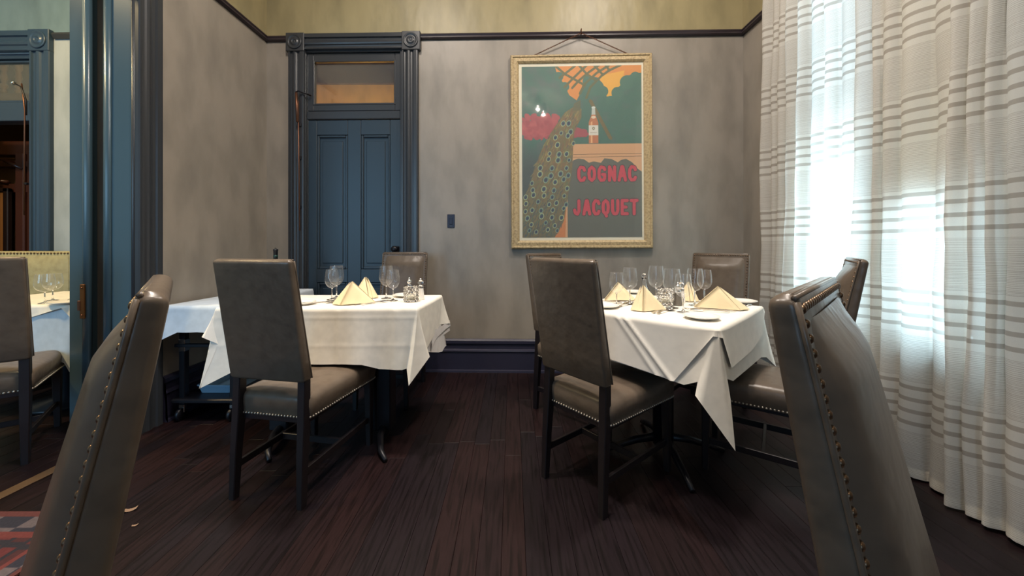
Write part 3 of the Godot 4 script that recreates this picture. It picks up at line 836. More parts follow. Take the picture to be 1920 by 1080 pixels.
func annex():
	# back wall of the adjoining room, with a cased opening to a dark hall
	var w := wobj("wall_back_annex", [[-4.3, -2.90, 0, 2.92, -0.16, 0], [-2.90, -2.076, 2.746, 2.92, -0.16, 0], [-2.076, -0.372, 0, 2.92, -0.16, 0]], M.plaster_cool, null, 0.0)
	skind(w, "pale cool plaster wall of the adjoining room", "wall")
	w.set_meta("o", Vector3.ZERO)
	wobj("frieze", [[-4.3, -0.372, 2.92, 3.9, -0.16, 0]], M.frieze_cool, w, 0.0)
	var rp := [[0.0, 0.0], [0.05, 0.0], [0.05, 0.022], [0.03, 0.03], [0.0, 0.014]]
	rp.reverse()
	var o := obj("trim_12", moulding(rp, 1.5), M.trim)
	o.transform = WF * Transform3D(Basis(Vector3(0, 1, 0), Vector3(1, 0, 0), Vector3(0, 0, 1)), Vector3(-1.88, 2.866, 0))
	skind(o, "dark picture rail in the adjoining room right of the corner block", "picture rail")
	o = obj("baseboard_annex", boxes([[0, 1.5, 0, 0.2, -0.03, 0.0], [0, 1.5, 0.2, 0.24, -0.02, 0.0], [0, 1.5, 0, 0.02, -0.045, -0.03]], 0.003), M.mahogany_dark)
	o.transform = WF * Transform3D(Basis(), Vector3(-1.885, 0, 0))
	skind(o, "dark baseboard in the adjoining room under the table", "baseboard")
	o = obj("trim_13", moulding(casing_profile(0.18, 0.035), 2.76), M.trim_blue)
	o.transform = WF * Transform3D(Basis(), Vector3(-2.072, 0, 0))
	skind(o, "teal fluted casing of the hall doorway in adjoining room", "door casing")
	o = obj("trim_14", moulding(casing_profile(0.18, 0.035), 1.0), M.trim_blue)
	o.transform = WF * Transform3D(Basis(Vector3(0, 1, 0), Vector3(1, 0, 0), Vector3(0, 0, 1)), Vector3(-3.07, 2.755, 0))
	skind(o, "teal head casing over the hall doorway in adjoining room", "door casing")
	o = obj("trim_15", rosette(0.19), M.trim_blue)
	o.transform = WF * Transform3D(Basis(), Vector3(-1.985, 2.845, 0))
	skind(o, "teal bullseye corner block over the hall doorway casing", "corner block")
	o = wobj("trim_16", [[-2.95, -2.076, 2.163, 2.326, -0.12, -0.01], [-2.95, -2.076, 2.709, 2.76, -0.12, -0.01], [-2.105, -2.07, 0, 2.76, -0.16, -0.004]], M.trim_blue)
	skind(o, "teal transom bar and jamb of the hall doorway", "door jamb")
	var tw := wobj("window_2", [[-2.13, -2.105, 2.33, 2.705, -0.07, -0.03], [-2.95, -2.13, 2.33, 2.352, -0.07, -0.03], [-2.95, -2.13, 2.685, 2.705, -0.07, -0.03]], M.trim_blue)
	skind(tw, "glazed transom over the hall doorway showing stair balusters", "window")
	tw.set_meta("o", Vector3.ZERO)
	wobj("pane", [[-2.95, -2.13, 2.352, 2.685, -0.052, -0.049]], M.pane, tw, 0.0)
	# operator rod with its hook and bright knob
	var t := wthing("transom_rod", "thin transom rod beside the hall doorway in adjoining room", "transom rod", -2.075, 1.33, 0.036)
	var k := MB.new(); k.tube([Vector3(-0.02, 0, 0.012), Vector3(-0.01, 0.9, 0.014), Vector3(-0.03, 1.13, 0.02)], 0.005, 8)
	obj("rod", k.done(), M.brass_dull, t)
	k = MB.new(); k.tube([Vector3(0.0, 0.86, 0.012), Vector3(0.012, 0.98, 0.02), Vector3(-0.03, 1.1, 0.024), Vector3(-0.09, 1.13, 0.02)], 0.006, 8)
	obj("arm", k.done(), M.black_metal, t)
	obj("knob", ball(Vector3(-0.105, 1.135, 0.02), 0.018), M.chrome, t)
	obj("bracket", bx(Vector3(-0.012, 0.27, 0.006), Vector3(0.03, 0.02, 0.02), 0.003), M.black_metal, t)
	# hall beyond: dark walls, stair with balusters, mahogany cabinet with a framed landscape
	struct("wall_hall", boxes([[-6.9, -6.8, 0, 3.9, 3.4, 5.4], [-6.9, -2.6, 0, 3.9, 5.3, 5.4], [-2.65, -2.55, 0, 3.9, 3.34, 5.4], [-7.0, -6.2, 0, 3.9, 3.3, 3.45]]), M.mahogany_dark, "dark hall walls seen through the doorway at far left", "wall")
	t = thing("stair_balustrade", "turned wood stair balusters seen through the hall transom", "balustrade", P(-6.4, 0, 4.2))
	obj("handrail", boxes([[-0.5, 1.2, 3.16, 3.26, -0.06, 0.06]], 0.01), M.stair_wood, t)
	obj("stringer", boxes([[-0.5, 1.0, 2.66, 2.80, -0.05, 0.05]], 0.01), M.stair_wood, t)
	for i in 6:
		k = MB.new()
		k.lathe([[0.03, 2.79], [0.03, 2.84], [0.018, 2.86], [0.034, 2.89], [0.034, 2.91], [0.018, 2.93], [0.03, 2.99], [0.02, 3.06], [0.032, 3.09], [0.032, 3.17]], Vector3(-0.1 + i * 0.165, 0, 0), 12)
		obj("baluster", k.done(), M.stair_wood, t)
	t = thing("hall_cabinet", "dark mahogany cabinet front in the hall behind doorway", "cabinet", P(-5.3, 0, 3.75))
	for b in [[-0.9, 0.52, 1.98, 2.12], [-0.9, 0.5, 1.86, 1.92], [-0.9, 0.5, 1.60, 1.69], [-0.9, 0.5, 0.9, 0.96]]:
		obj("rail", boxes([[b[0], b[1], b[2], b[3], -0.06, 0.04]], 0.006), M.mahogany, t)
	for x in [0.42, 0.30]:
		obj("post", boxes([[x, x + 0.09, 0, 2.0, -0.08, 0.02]], 0.01), M.mahogany, t)
	for q in [[0.0, 1.74, 0.22, 1.70], [0.18, 1.93, 0.38, 1.83]]:
		k = MB.new(); k.tube([Vector3(q[0], q[1], 0.07), Vector3(q[2], q[3], 0.07)], 0.022, 4)
		obj("brace", k.done(), M.mahogany, t)
	obj("back_panel", boxes([[-0.9, 0.55, 0, 1.98, 0.06, 0.1]], 0.004), M.stair_wood, t)
	t = thing("framed_landscape", "brown and gold landscape picture in dark frame in hall", "picture", P(-5.32, 0.98, 3.66))
	obj("canvas", boxes([[-0.75, 0.24, 0.0, 0.62, -0.005, 0.01]], 0.001), M.landscape, t)
	obj("frame", boxes([[0.24, 0.29, -0.03, 0.66, -0.02, 0.02], [-0.8, 0.29, 0.62, 0.66, -0.02, 0.02], [-0.8, 0.29, -0.04, 0.0, -0.02, 0.02]], 0.006), M.mahogany_dark, t)
	hall_lamp(Vector3(-4.35, 2.6, -3.9), 0.3, "small lamp lighting the dark hall at far left")
	# corridor behind the back wall door, seen through its transom
	o = struct("wall_corridor", boxes([[-2.7, 0.4, 0, 2.98, 4.35, 4.45], [-2.5, -2.4, 0, 3.9, 3.35, 4.4], [0.2, 0.3, 0, 3.9, 3.3, 4.4]]), M.hall_cream, "cream corridor wall seen through the door transom", "wall")
	obj("upper_band", boxes([[-2.7, 0.4, 2.98, 3.9, 4.30, 4.45]]), M.mahogany, o)
	struct("wall_corridor_end", boxes([[-2.486, 2.13, 0, 3.9, 6.1, 6.2], [2.03, 2.13, 0, 3.9, 3.2, 6.2]]), M.hall_cream, "plain outer wall of corridor behind back wall", "wall")
	hall_lamp(Vector3(-1.55, 1.9, -3.8), 0.42, "corridor lamp behind the panelled door")
	# banquette against that wall
	t = thing("banquette", "olive leather banquette with nailhead border in adjoining room", "bench", P(-3.98, 0, 2.98))
	k = MB.new()
	k.loft([rrect(0.46, 0.05, 0.02, 0.4), rrect(0.46, 0.05, 0.02, 1.0), rrect(0.452, 0.042, 0.02, 1.016), rrect(0.435, 0.028, 0.02, 1.02)])
	obj("back", k.done(), M.leather_olive, t)
	k = MB.new()
	k.grid(10, 10, func(u, v): return Vector3(lerpf(-0.425, 0.425, u), lerpf(0.42, 0.985, v), 0.052 + 0.03 * pow(maxf(0, 1 - pow(abs(2 * u - 1), 4)), 0.5) * pow(maxf(0, 1 - pow(abs(2 * v - 1), 4)), 0.5)))
	obj("back_cushion", k.done(), M.leather_olive, t)
	k = MB.new()
	k.loft([rrect(0.46, 0.24, 0.03, 0.2, 0, 0.2), rrect(0.46, 0.24, 0.03, 0.42, 0, 0.2), rrect(0.44, 0.22, 0.03, 0.46, 0, 0.2)])
	obj("seat", k.done(), M.leather_olive, t)
	k = MB.new()
	k.box(Vector3(0, 0.1, 0.18), Vector3(0.84, 0.2, 0.36), 0.004)
	obj("plinth", k.done(), M.dark_wood, t)
	var pts := []
	for i in 34: pts.append(Vector3(-0.445 + 0.89 * i / 33.0, 1.003, 0.051))
	for i in 22: pts.append(Vector3(0.444, 0.45 + 0.54 * i / 21.0, 0.051)); pts.append(Vector3(-0.444, 0.45 + 0.54 * i / 21.0, 0.051))
	nail_trim(t, pts, Vector3.BACK, 0.0085)
	# its table
	t = thing("dining_table", "table in adjoining room hidden under white cloths", "table", P(-3.03, 0, 2.49))
	obj("tabletop", bx(Vector3(0, 0.68, 0), Vector3(0.82, 0.03, 0.62), 0.004), M.dark_wood, t)
	k = MB.new(); k.lathe([[0.2, 0.0], [0.2, 0.02], [0.045, 0.05], [0.04, 0.66]], Vector3.ZERO, 16)
	obj("pedestal", k.done(), M.black_metal, t)
	var cr := [Vector3(-0.43, 0, 0.33), Vector3(0.43, 0, 0.33), Vector3(0.43, 0, -0.33), Vector3(-0.43, 0, -0.33)]
	var cl := obj("tablecloth", skirt(cr, 0.708, [0.3, 0.3, 0.3, 0.3], 0.05, 0.006, 3), M.cloth_cool)
	cl.position = t.position
	tag(cl, "long white tablecloth on the table in the adjoining room", "tablecloth")
	var ov := obj("tablecloth_topper", skirt(cr, 0.714, [0.06, 0.13, 0.05, 0.1], 0.02, 0.010, 4, [[0.26, 0.0], [0.1, 0.0], [0.24, 0.0], [0.2, 0.0]]), M.cloth)
	ov.position = t.position
	tag(ov, "white square topper cloth with slanting hem in adjoining room", "tablecloth")
	var Y := 0.716
	wine_glass(P(-2.84, Y, 2.22), 1.0, "balloon wine glass in adjoining room, nearer the edge of the chair back", 1.18)
	wine_glass(P(-2.93, Y, 2.33), 0.97, "balloon wine glass in adjoining room, the one closer to the teal jamb", 1.25)
	napkin(P(-2.66, Y, 2.30), 0.24, 0.09, 0.2, "yellow lit folded napkin on the adjoining room table")
	plate(P(-2.68, Y, 2.19), 0.075, "small bread plate below the napkin in the adjoining room")
	# rug
	k = MB.new()
	k.grid(1, 1, func(u, v): return Vector3(lerpf(-0.85, 0.85, u), 0.011, lerpf(-1.2, 1.2, v)))
	k.box(Vector3(0, 0.006, 0), Vector3(1.7, 0.009, 2.4), 0.003)
	var r := obj("rug", k.done(), M.rug)
	r.position = P(-2.44, 0, 0.25)
	tag(r, "red and navy patterned rug at the lower left corner", "rug")

func hall_lamp(at: Vector3, en: float, label: String):
	var t := thing("wall_lamp", label, "lamp", at)
	var g := StandardMaterial3D.new(); g.albedo_color = Color(1, 0.9, 0.7); g.emission_enabled = true; g.emission = Color(1, 0.78, 0.42); g.emission_energy_multiplier = 4.0
	obj("bulb", ball(Vector3.ZERO, 0.05, 12), g, t)
	var k := MB.new(); k.lathe([[0.02, 0.04], [0.02, 0.12], [0.04, 0.13], [0.0, 0.14]], Vector3.ZERO, 12)
	obj("socket", k.done(), M.black_metal, t)
	var l := OmniLight3D.new(); l.name = "bulb_light"; l.light_color = Color(1, 0.78, 0.42); l.light_energy = en; l.light_size = 0.06
	l.omni_range = 12.0; l.omni_attenuation = 2.0; l.shadow_enabled = true
	add_child(l, true); l.position = at

func outside():
	struct("ground_outside", boxes([[2.3, 30, -0.9, -0.5, -20, 20]]), M.lawn, "lawn outside the curtained windows", "ground")
	# window frames
	var n := 3
	for q in [[1.95, 2.36, 0], [1.53, 1.85, 1], [0.5, 1.42, 0]]:
		var c: float = (q[0] + q[1]) / 2; var wd: float = q[1] - q[0]
		var w := struct("window_%d" % n, boxes([[1.98, 2.06, 0.6, 2.95, q[0], q[0] + 0.04], [1.98, 2.06, 0.6, 2.95, q[1] - 0.04, q[1]], [1.98, 2.06, 0.6, 0.66, q[0], q[1]], [1.98, 2.06, 2.89, 2.95, q[0], q[1]], [1.98, 2.06, 1.76, 1.81, q[0], q[1]]], 0.004), M.window_paint, ["tall sash window behind far part of the curtain", "narrow sash window with a half drawn blind behind the curtain", "sash window behind the nearest curtain"][n - 3], "window")
		obj("pane", boxes([[2.018, 2.022, 0.66, 2.89, q[0] + 0.04, q[1] - 0.04]]), M.pane, w)
		obj("sill", boxes([[1.90, 2.13, 0.575, 0.6, q[0] - 0.03, q[1] + 0.03]], 0.004), M.window_paint, w)
		if q[2]:
			var b := thing("roller_blind", "pale roller blind half drawn behind the curtain", "blind", P(1.955, 1.27, c))
			obj("cloth", bx(Vector3(0, 0.83, 0), Vector3(0.003, 1.66, wd - 0.01), 0.0), M.blind, b)
			var k := MB.new(); k.tube([Vector3(0, 1.67, -wd / 2), Vector3(0, 1.67, wd / 2)], 0.02, 10)
			obj("roller", k.done(), M.window_paint, b)
			obj("hem_bar", bx(Vector3(0, 0.006, 0), Vector3(0.01, 0.02, wd - 0.01), 0.003), M.window_paint, b)
		n += 1
	# a leafy tree close to the nearest window
	var t := thing("garden_tree", "leafy tree outside the nearest curtained window", "tree", P(4.4, -0.5, 2.05))
	var k := MB.new()
	k.tube([Vector3(0, 0, 0), Vector3(0.05, 1.0, 0.05), Vector3(-0.05, 2.2, 0.0), Vector3(0.1, 3.4, 0.1)], 0.16, 10, 0.07)
	obj("trunk", k.done(), M.bark, t)
	k = MB.new(); k.sg(-1)
	k.poly([Vector3(0, 0, 0), Vector3(0.035, 0.005, 0.05), Vector3(0, 0, 0.12), Vector3(-0.035, 0.005, 0.05)], Vector3.UP)
	var lm := k.done()
	var mm := MultiMesh.new(); mm.transform_format = MultiMesh.TRANSFORM_3D; mm.mesh = lm; mm.instance_count = 2600
	var rng := RandomNumberGenerator.new(); rng.seed = 4
	for i in 2600:
		var d := Vector3(rng.randfn(), rng.randfn(), rng.randfn()).normalized() * pow(rng.randf(), 0.4)
		var b := Basis.from_euler(Vector3(rng.randf() * TAU, rng.randf() * TAU, rng.randf() * TAU)).scaled(Vector3.ONE * rng.randf_range(1.0, 1.9))
		mm.set_instance_transform(i, Transform3D(b, Vector3(d.x * 0.9, 2.2 + d.y * 1.6, d.z * 0.75)))
	var f := MultiMeshInstance3D.new(); f.name = "foliage"; f.multimesh = mm; f.material_override = M.leaf; f.set_meta("kind", "stuff")
	t.add_child(f, true)

func curtain(label: String, X0: float, folds: Array, hem: float, seed_: int, lean := 0.0):
	# folds: depths of the valleys between lobes, far to near
	var rng := RandomNumberGenerator.new(); rng.seed = seed_
	var S := []   # columns: [depth, offset, arc, lobe phase]
	var arc := 0.0
	for i in folds.size() - 1:
		var a: float = folds[i]; var b: float = folds[i + 1]
		var amp := rng.randf_range(0.04, 0.09) * clampf((a - b) / 0.12, 0.6, 1.3)
		var skew := rng.randf_range(0.75, 1.35)
		for k in 12:
			var t := k / 12.0
			S.append([lerpf(a, b, t), -amp * pow(sin(PI * pow(t, skew)), 0.8), 0.0, i])
	S.append([folds[-1], 0.0, 0.0, 0])
	for i in range(1, S.size()):
		arc += Vector2(S[i][0] - S[i - 1][0], S[i][1] - S[i - 1][1]).length()
		S[i][2] = arc
	var rows := 30
	var nz := FastNoiseLite.new(); nz.seed = seed_; nz.frequency = 1.1
	var top := 3.16
	var f := func(i: int, j: int) -> Vector3:
		var v := float(j) / rows
		var y := lerpf(hem, top, v)
		var c: Array = S[i]
		var sway := nz.get_noise_2d(c[0] * 2.0, y * 0.7) * 0.02 * (1 - v)
		var amp2 := 0.75 + 0.45 * (1 - v) + 0.2 * nz.get_noise_2d(c[3] * 7.0, y)
		var dd := nz.get_noise_2d(c[3] * 3.0 + 50, y * 0.8) * 0.018 + lean * (1 - v)
		var yy := y + (0.012 * nz.get_noise_2d(c[0] * 9.0, 3.0) if j == 0 else 0.0)
		return Vector3(X0 + c[1] * amp2 + sway, yy, -(c[0] + dd))
	var k := MB.new(); k.sg(0)
	for i in S.size() - 1:
		for j in rows:
			var a: Vector3 = f.call(i, j); var b: Vector3 = f.call(i + 1, j); var c: Vector3 = f.call(i + 1, j + 1); var d: Vector3 = f.call(i, j + 1)
			var ua: float = S[i][2] / 0.22; var ub: float = S[i + 1][2] / 0.22
			var va := -a.y / 0.44; var vb := -d.y / 0.44
			k.tri(a, b, c, Vector2(ua, va), Vector2(ub, va), Vector2(ub, vb)); k.tri(a, c, d, Vector2(ua, va), Vector2(ub, vb), Vector2(ua, vb))
	var o := thing("curtain", label, "curtain", Vector3.ZERO)
	obj("panel", k.done(), M.curtain, o)
	# bottom hem: a doubled strip
	k = MB.new(); k.sg(0)
	for i in S.size() - 1:
		var a: Vector3 = f.call(i, 0); var b: Vector3 = f.call(i + 1, 0)
		var up := Vector3(0, 0.045, 0); var off := Vector3(0.003, 0, 0)
		k.tri(a + off, b + off, b + up + off); k.tri(a + off, b + up + off, a + up + off)
	obj("hem", k.done(), M.cloth, o)

func curtains():
	var rng := RandomNumberGenerator.new(); rng.seed = 8
	curtain("sheer striped curtain panel at the far end of the window wall", 1.872, [2.69, 2.60, 2.53, 2.45, 2.37, 2.27, 2.166, 2.064, 1.965, 1.88, 1.833, 1.738, 1.606, 1.49], 0.012, 21, 0.02)
	var fo := [1.50, 1.43, 1.375, 1.322]
	while fo[-1] > 0.45: fo.append(fo[-1] - rng.randf_range(0.06, 0.12))
	curtain("sheer striped curtain panel at the right edge, nearest the viewer", 1.815, fo, 0.015, 33, 0.02)
	var t := thing("curtain_rod", "curtain rod above the window wall", "curtain rod", P(1.84, 3.2, 1.6))
	var k := MB.new(); k.tube([Vector3(0, 0, -1.2), Vector3(0, 0, 1.3)], 0.016, 10)
	obj("rod", k.done(), M.black_metal, t)
	for z in [-1.1, 0.2, 1.2]:
		obj("bracket", bx(Vector3(0.045, 0, z), Vector3(0.09, 0.02, 0.02), 0.003), M.black_metal, t)
# ---------------------------------------------------------------- chairs
const CW := 0.355
const CH := 1.013
const CB := 0.505
const LEAN := -0.082

func crear(y: float) -> float:
	return LEAN * clampf((y - CB) / (CH - CB), -0.1, 1.05)
func cthick(y: float) -> float:
	return lerpf(0.05, 0.031, clampf((y - CB) / (CH - CB), 0, 1))

var nail_mesh: ArrayMesh

func dome(r: float, n := 8) -> ArrayMesh:   # nail head, axis +z
	var k := MB.new()
	k.lathe([[r, -0.001], [r * 0.92, r * 0.3], [r * 0.6, r * 0.62], [0.0, r * 0.75]], Vector3.ZERO, n, 0, Transform3D(Basis(Vector3.RIGHT, PI / 2), Vector3.ZERO))
	return k.done()

func nail_trim(parent: Node3D, pts: Array, out, r: float, m_: Material = null):
	var k := MB.new()
	for i in pts.size():
		var o: Vector3 = out[i] if out is Array else out
		var x := Vector3.UP.cross(o).normalized()
		var xf := Transform3D(Basis(x, -o.cross(x).abs() if false else o, x.cross(o)), pts[i])
		k.lathe([[r, -0.001], [r * 0.7, r * 0.5], [0.0, r * 0.72]], Vector3.ZERO, 6, 0, xf)
	var m := obj("nailhead_trim", k.done(), m_ if m_ else M.nail, parent)
	m.set_meta("kind", "stuff")

func make_chair(label: String, group: String, nails_single: bool, leather: Material, at: Vector3, yaw: float) -> Node3D:
	var t := thing("dining_chair", label, "chair", at, yaw, group)
	var hw := CW / 2
	# backrest shell
	var rings := []
	for q in [[0.0, 0.016, 0.012, 0.012], [0.003, 0.008, 0.006, 0.006], [0.008, 0.003, 0.002, 0.002], [0.014, 0, 0, 0], [0.12, 0, 0, 0], [0.25, 0, 0, 0], [0.38, 0, 0, 0], [0.46, 0, 0, 0], [0.488, 0, 0.0, 0], [0.4919, 0, 0.00038, 0], [0.49565, 0, 0.00152, 0], [0.49911, 0.00098, 0.00337, 0], [0.50214, 0.00367, 0.00586, 0.0], [0.50463, 0.00688, 0.00889, 0.00114], [0.50648, 0.00962, 0.01235, 0.00306], [0.50762, 0.0114, 0.0161, 0.0045], [0.508, 0.012, 0.02, 0.005]]:
		# [height, inset at the sides, inset at the rear, inset at the front]: the rear rolls over at the top
		var y: float = CB + q[0]
		var z0: float = crear(y) + q[2]
		var z1: float = crear(y) + cthick(y) - q[3]
		rings.append(rrect(hw - q[1], (z1 - z0) / 2, min(0.010, (z1 - z0) * 0.45), y, 0, -(z0 + z1) / 2))
	var k := MB.new(); k.loft(rings)
	obj("backrest", k.done(), leather, t)
	# padded front, set inside a nailed border
	k = MB.new()
	var f := func(u, v):
		var y := lerpf(CB + 0.02, CH - 0.03, v)
		var pu: float = pow(maxf(0, 1 - pow(abs(2 * u - 1), 3.2)), 0.55)
		var pv: float = pow(smoothstep(0.0, 0.15, 1 - v), 0.7) * smoothstep(0, 0.12, v)
		var w := hw - 0.021
		return Vector3(lerpf(w, -w, u), y, -(crear(y) + cthick(y) - 0.004 + 0.006 * pu + 0.040 * pu * pv * (0.65 + 0.35 * (1 - v))))
	k.grid(18, 22, f)
	obj("back_cushion", k.done(), leather, t)
	# welts
	k = MB.new()
	for s in [-1, 1]:
		var pts := []
		for i in 12:
			var y := lerpf(CB + 0.01, CH - 0.008, i / 11.0)
			pts.append(Vector3(s * (hw - 0.002), y, -(crear(y) + cthick(y) - 0.002)))
		k.tube(pts, 0.0035, 6)
	k.tube([Vector3(-hw + 0.004, CH - 0.004, -(crear(CH) + cthick(CH) - 0.003)), Vector3(hw - 0.004, CH - 0.004, -(crear(CH) + cthick(CH) - 0.003))], 0.0035, 6)
	obj("welt", k.done(), leather, t)
	# nails: border of the back front
	var np := []; var nr := []
	var nf := Vector3(0, 0.12, -1).normalized()
	for s in [-1, 1]:
		var n := 31 if nails_single else 26
		for i in n:
			var y := lerpf(CB + 0.03, CH - 0.016, float(i) / (n - 1))
			np.append(Vector3(s * (hw - 0.0105), y, -(crear(y) + cthick(y))))
	for i in 22:
		np.append(Vector3(lerpf(-hw + 0.022, hw - 0.022, i / 21.0), CH - 0.015, -(crear(CH - 0.015) + cthick(CH - 0.015))))
	if nails_single:
		for p in np:
			var o := obj("nail_head", nail_mesh, M.nail, t)
			o.position = p; o.rotation.y = PI
	else:
		nail_trim(t, np, nf, 0.0052)
	# seat
	rings = []
	var seat := func(y: float, ins: float) -> Array:
		var a := []
		var zr := 0.030 + ins; var zf := 0.516 - ins
		var wr := hw - ins; var wf := hw + 0.012 - ins
		var c := 0.022
		for q in [[wf, zf], [-wf, zf], [-wr, zr], [wr, zr]]:
			a.append(q)
		var o := []
		for i in 4:
			var p := Vector2(a[i][0], a[i][1]); var b := Vector2(a[(i + 3) % 4][0], a[(i + 3) % 4][1]); var d := Vector2(a[(i + 1) % 4][0], a[(i + 1) % 4][1])
			var p0 := p + (b - p).normalized() * c; var p1 := p + (d - p).normalized() * c
			for s in 5:
				var tt := s / 4.0
				var q := p0.lerp(p, tt).lerp(p.lerp(p1, tt), tt)
				o.append(Vector3(q.x, y, -q.y))
			# points along the edge so the crown stays smooth
			for s in [0.25, 0.5, 0.75]:
				var e0 := p1; var e1 := d + (p - d).normalized() * c
				var q := e0.lerp(e1, s)
				o.append(Vector3(q.x, y, -q.y))
		o.reverse()
		return o
	for q in [[0.346, 0.004], [0.349, 0.0], [0.40, -0.004], [0.425, -0.003], [0.438, 0.004], [0.447, 0.016], [0.454, 0.04], [0.460, 0.09], [0.463, 0.14]]:
		rings.append(seat.call(q[0], q[1]))
	k = MB.new(); k.loft(rings)
	obj("seat", k.done(), leather, t)
	var sp := []; var so := []
	var per: Array = seat.call(0.354, -0.001)
	var arc := 0.0
	for i in per.size():
		var a: Vector3 = per[i]; var b: Vector3 = per[(i + 1) % per.size()]
		var L := a.distance_to(b); var o := (b - a).normalized().cross(Vector3.UP)
		if o.dot(a - Vector3(0, a.y, -0.27)) < 0: o = -o
		while arc < L:
			sp.append(a.lerp(b, arc / L)); so.append(o); arc += 0.0145
		arc -= L
	nail_trim(t, sp, so, 0.0055, M.nail_pale)
	# legs
	for s in [-1, 1]:
		k = MB.new()
		k.loft([sq(s * 0.1615, 0.004, 0.0, 0.013, 0.015), sq(s * 0.159, 0.012, 0.2, 0.016, 0.018), sq(s * 0.157, 0.022, 0.345, 0.0175, 0.02), sq(s * 0.155, 0.026, 0.52, 0.0175, 0.018)], true, true, -1)
		obj("leg", k.done(), M.dark_wood, t)
		k = MB.new()
		k.loft([sq(s * 0.166, 0.488, 0.0, 0.013, 0.013), sq(s * 0.164, 0.484, 0.345, 0.019, 0.019), sq(s * 0.164, 0.484, 0.36, 0.019, 0.019)], true, true, -1)
		obj("leg", k.done(), M.dark_wood, t)
		obj("stretcher", bx(Vector3(s * 0.161, 0.135, -0.248), Vector3(0.014, 0.03, 0.462), 0.002), M.dark_wood, t)
		for z in [0.004, 0.488]:
			k = MB.new(); k.lathe([[0.011, 0.0], [0.012, 0.003], [0.010, 0.007], [0.0, 0.008]], Vector3(s * (0.1615 if z < 0.1 else 0.166), 0.0, -z), 10)
			obj("glide", k.done(), M.glide, t)
	obj("stretcher", bx(Vector3(0, 0.135, -0.26), Vector3(0.31, 0.03, 0.014), 0.002), M.dark_wood, t)
	obj("seat_frame", boxes([[-hw + 0.012, hw - 0.012, 0.328, 0.35, 0.03, 0.505]], 0.002), M.dark_wood, t)
	return t

func sq(x: float, zf: float, y: float, hx: float, hz: float) -> Array:
	var o := []
	for q in rrect(hx, hz, 0.003, y, x, -zf, 1): o.append(q)
	return o

func chairs():
	nail_mesh = dome(0.0054, 10)
	var G := "grey leather dining chairs"
	var a := func(deg: float) -> float: return -deg_to_rad(deg)
	var c := make_chair("grey leather chair seen from behind at the left table's near side", G, false, M.leather, P(-1.015, 0, 1.509), a.call(10.2))
	dup(c, "grey leather chair seen from behind at the near left side of the right table", P(0.252, 0, 1.556), a.call(51.0))
	dup(c, "chair facing the viewer behind the left table, in front of the door", P(-0.852, 0, 2.86), a.call(180.0))
	dup(c, "chair against the wall almost hidden, only its top edge shows under the poster", P(0.267, 0, 2.51), a.call(135.0))
	dup(c, "chair facing the viewer at the right table, beside the curtain's far edge", P(1.42, 0, 2.52), a.call(225.0))
	dup(c, "side-on chair between the right table and curtain, its back lit by the window", P(1.42, 0, 1.60), a.call(-54.0))
	dup(c, "grey leather chair in the adjoining room, cut by the left edge of the photo", P(-2.50, 0, 1.68), a.call(-40.0))
	var n := make_chair("large foreground chair at lower left with brown nailheads down its side", "foreground chairs", true, M.leather, P(-0.587, 0, 0.514), a.call(227.7))
	dup(n, "large foreground chair at lower right with shiny front facing the curtain", P(0.472, 0, 0.479), a.call(136.7))

# ---------------------------------------------------------------- tables and cloth
# cloth over a table: top, rounded edge and hanging sides; corners fall lower and stand out as folds
func skirt(cr: Array, ytop: float, drops: Array, flare: float, off: float, seed_: int, mids := [], ripple := 0.006) -> ArrayMesh:
	# drops: fall at each corner-free side; mids: [drop at side start, drop at side end] overrides
	var T := []; var Hm := []
	var rng := RandomNumberGenerator.new(); rng.seed = seed_
	var n := cr.size()
	for i in n:
		var a: Vector3 = cr[i]; var b: Vector3 = cr[(i + 1) % n]; var z: Vector3 = cr[(i + n - 1) % n]
		var d := (b - a).normalized(); var o := Vector3(-d.z, 0, d.x)
		var cen := Vector3.ZERO
		for c in cr: cen += c / n
		if o.dot(a - cen) < 0: o = -o
		var L := a.distance_to(b)
		var d0: float = mids[i][0] if mids.size() else drops[i]
		var d1: float = mids[i][1] if mids.size() else drops[i]
		if mids.size() == 0 and flare > 0:
			var bis := (a - cen).normalized()
			T.append(a); Hm.append(a + bis * flare + d * 0.0 - Vector3(0, drops[i] * 1.38, 0))
			T.append(a + d * 0.012); Hm.append(a + bis * flare * 0.9 + d * 0.07 - Vector3(0, drops[i] * 1.15, 0))
			T.append(a + d * 0.03); Hm.append(a + d * 0.10 + o * 0.012 - Vector3(0, drops[i], 0))
		var m := int(L / 0.05)
		for k in range(1 if flare > 0 and mids.size() == 0 else 0, m):
			var t := float(k) / m
			if mids.size() == 0 and (t * L < 0.11 or t * L > L - 0.11): continue
			T.append(a + d * L * t)
			Hm.append(a + d * L * t + o * (0.010 + ripple * sin(t * 23.0 + i)) - Vector3(0, lerpf(d0, d1, t), 0))
		if mids.size() == 0 and flare > 0:
			var bis := (b - cen).normalized()
			var dn: float = drops[(i + 1) % n]
			T.append(b - d * 0.03); Hm.append(b - d * 0.10 + o * 0.012 - Vector3(0, drops[i], 0))
			T.append(b - d * 0.012); Hm.append(b + bis * flare * 0.75 - d * 0.05 - Vector3(0, dn * 1.1, 0))
	return drape(T, Hm, ytop, off)

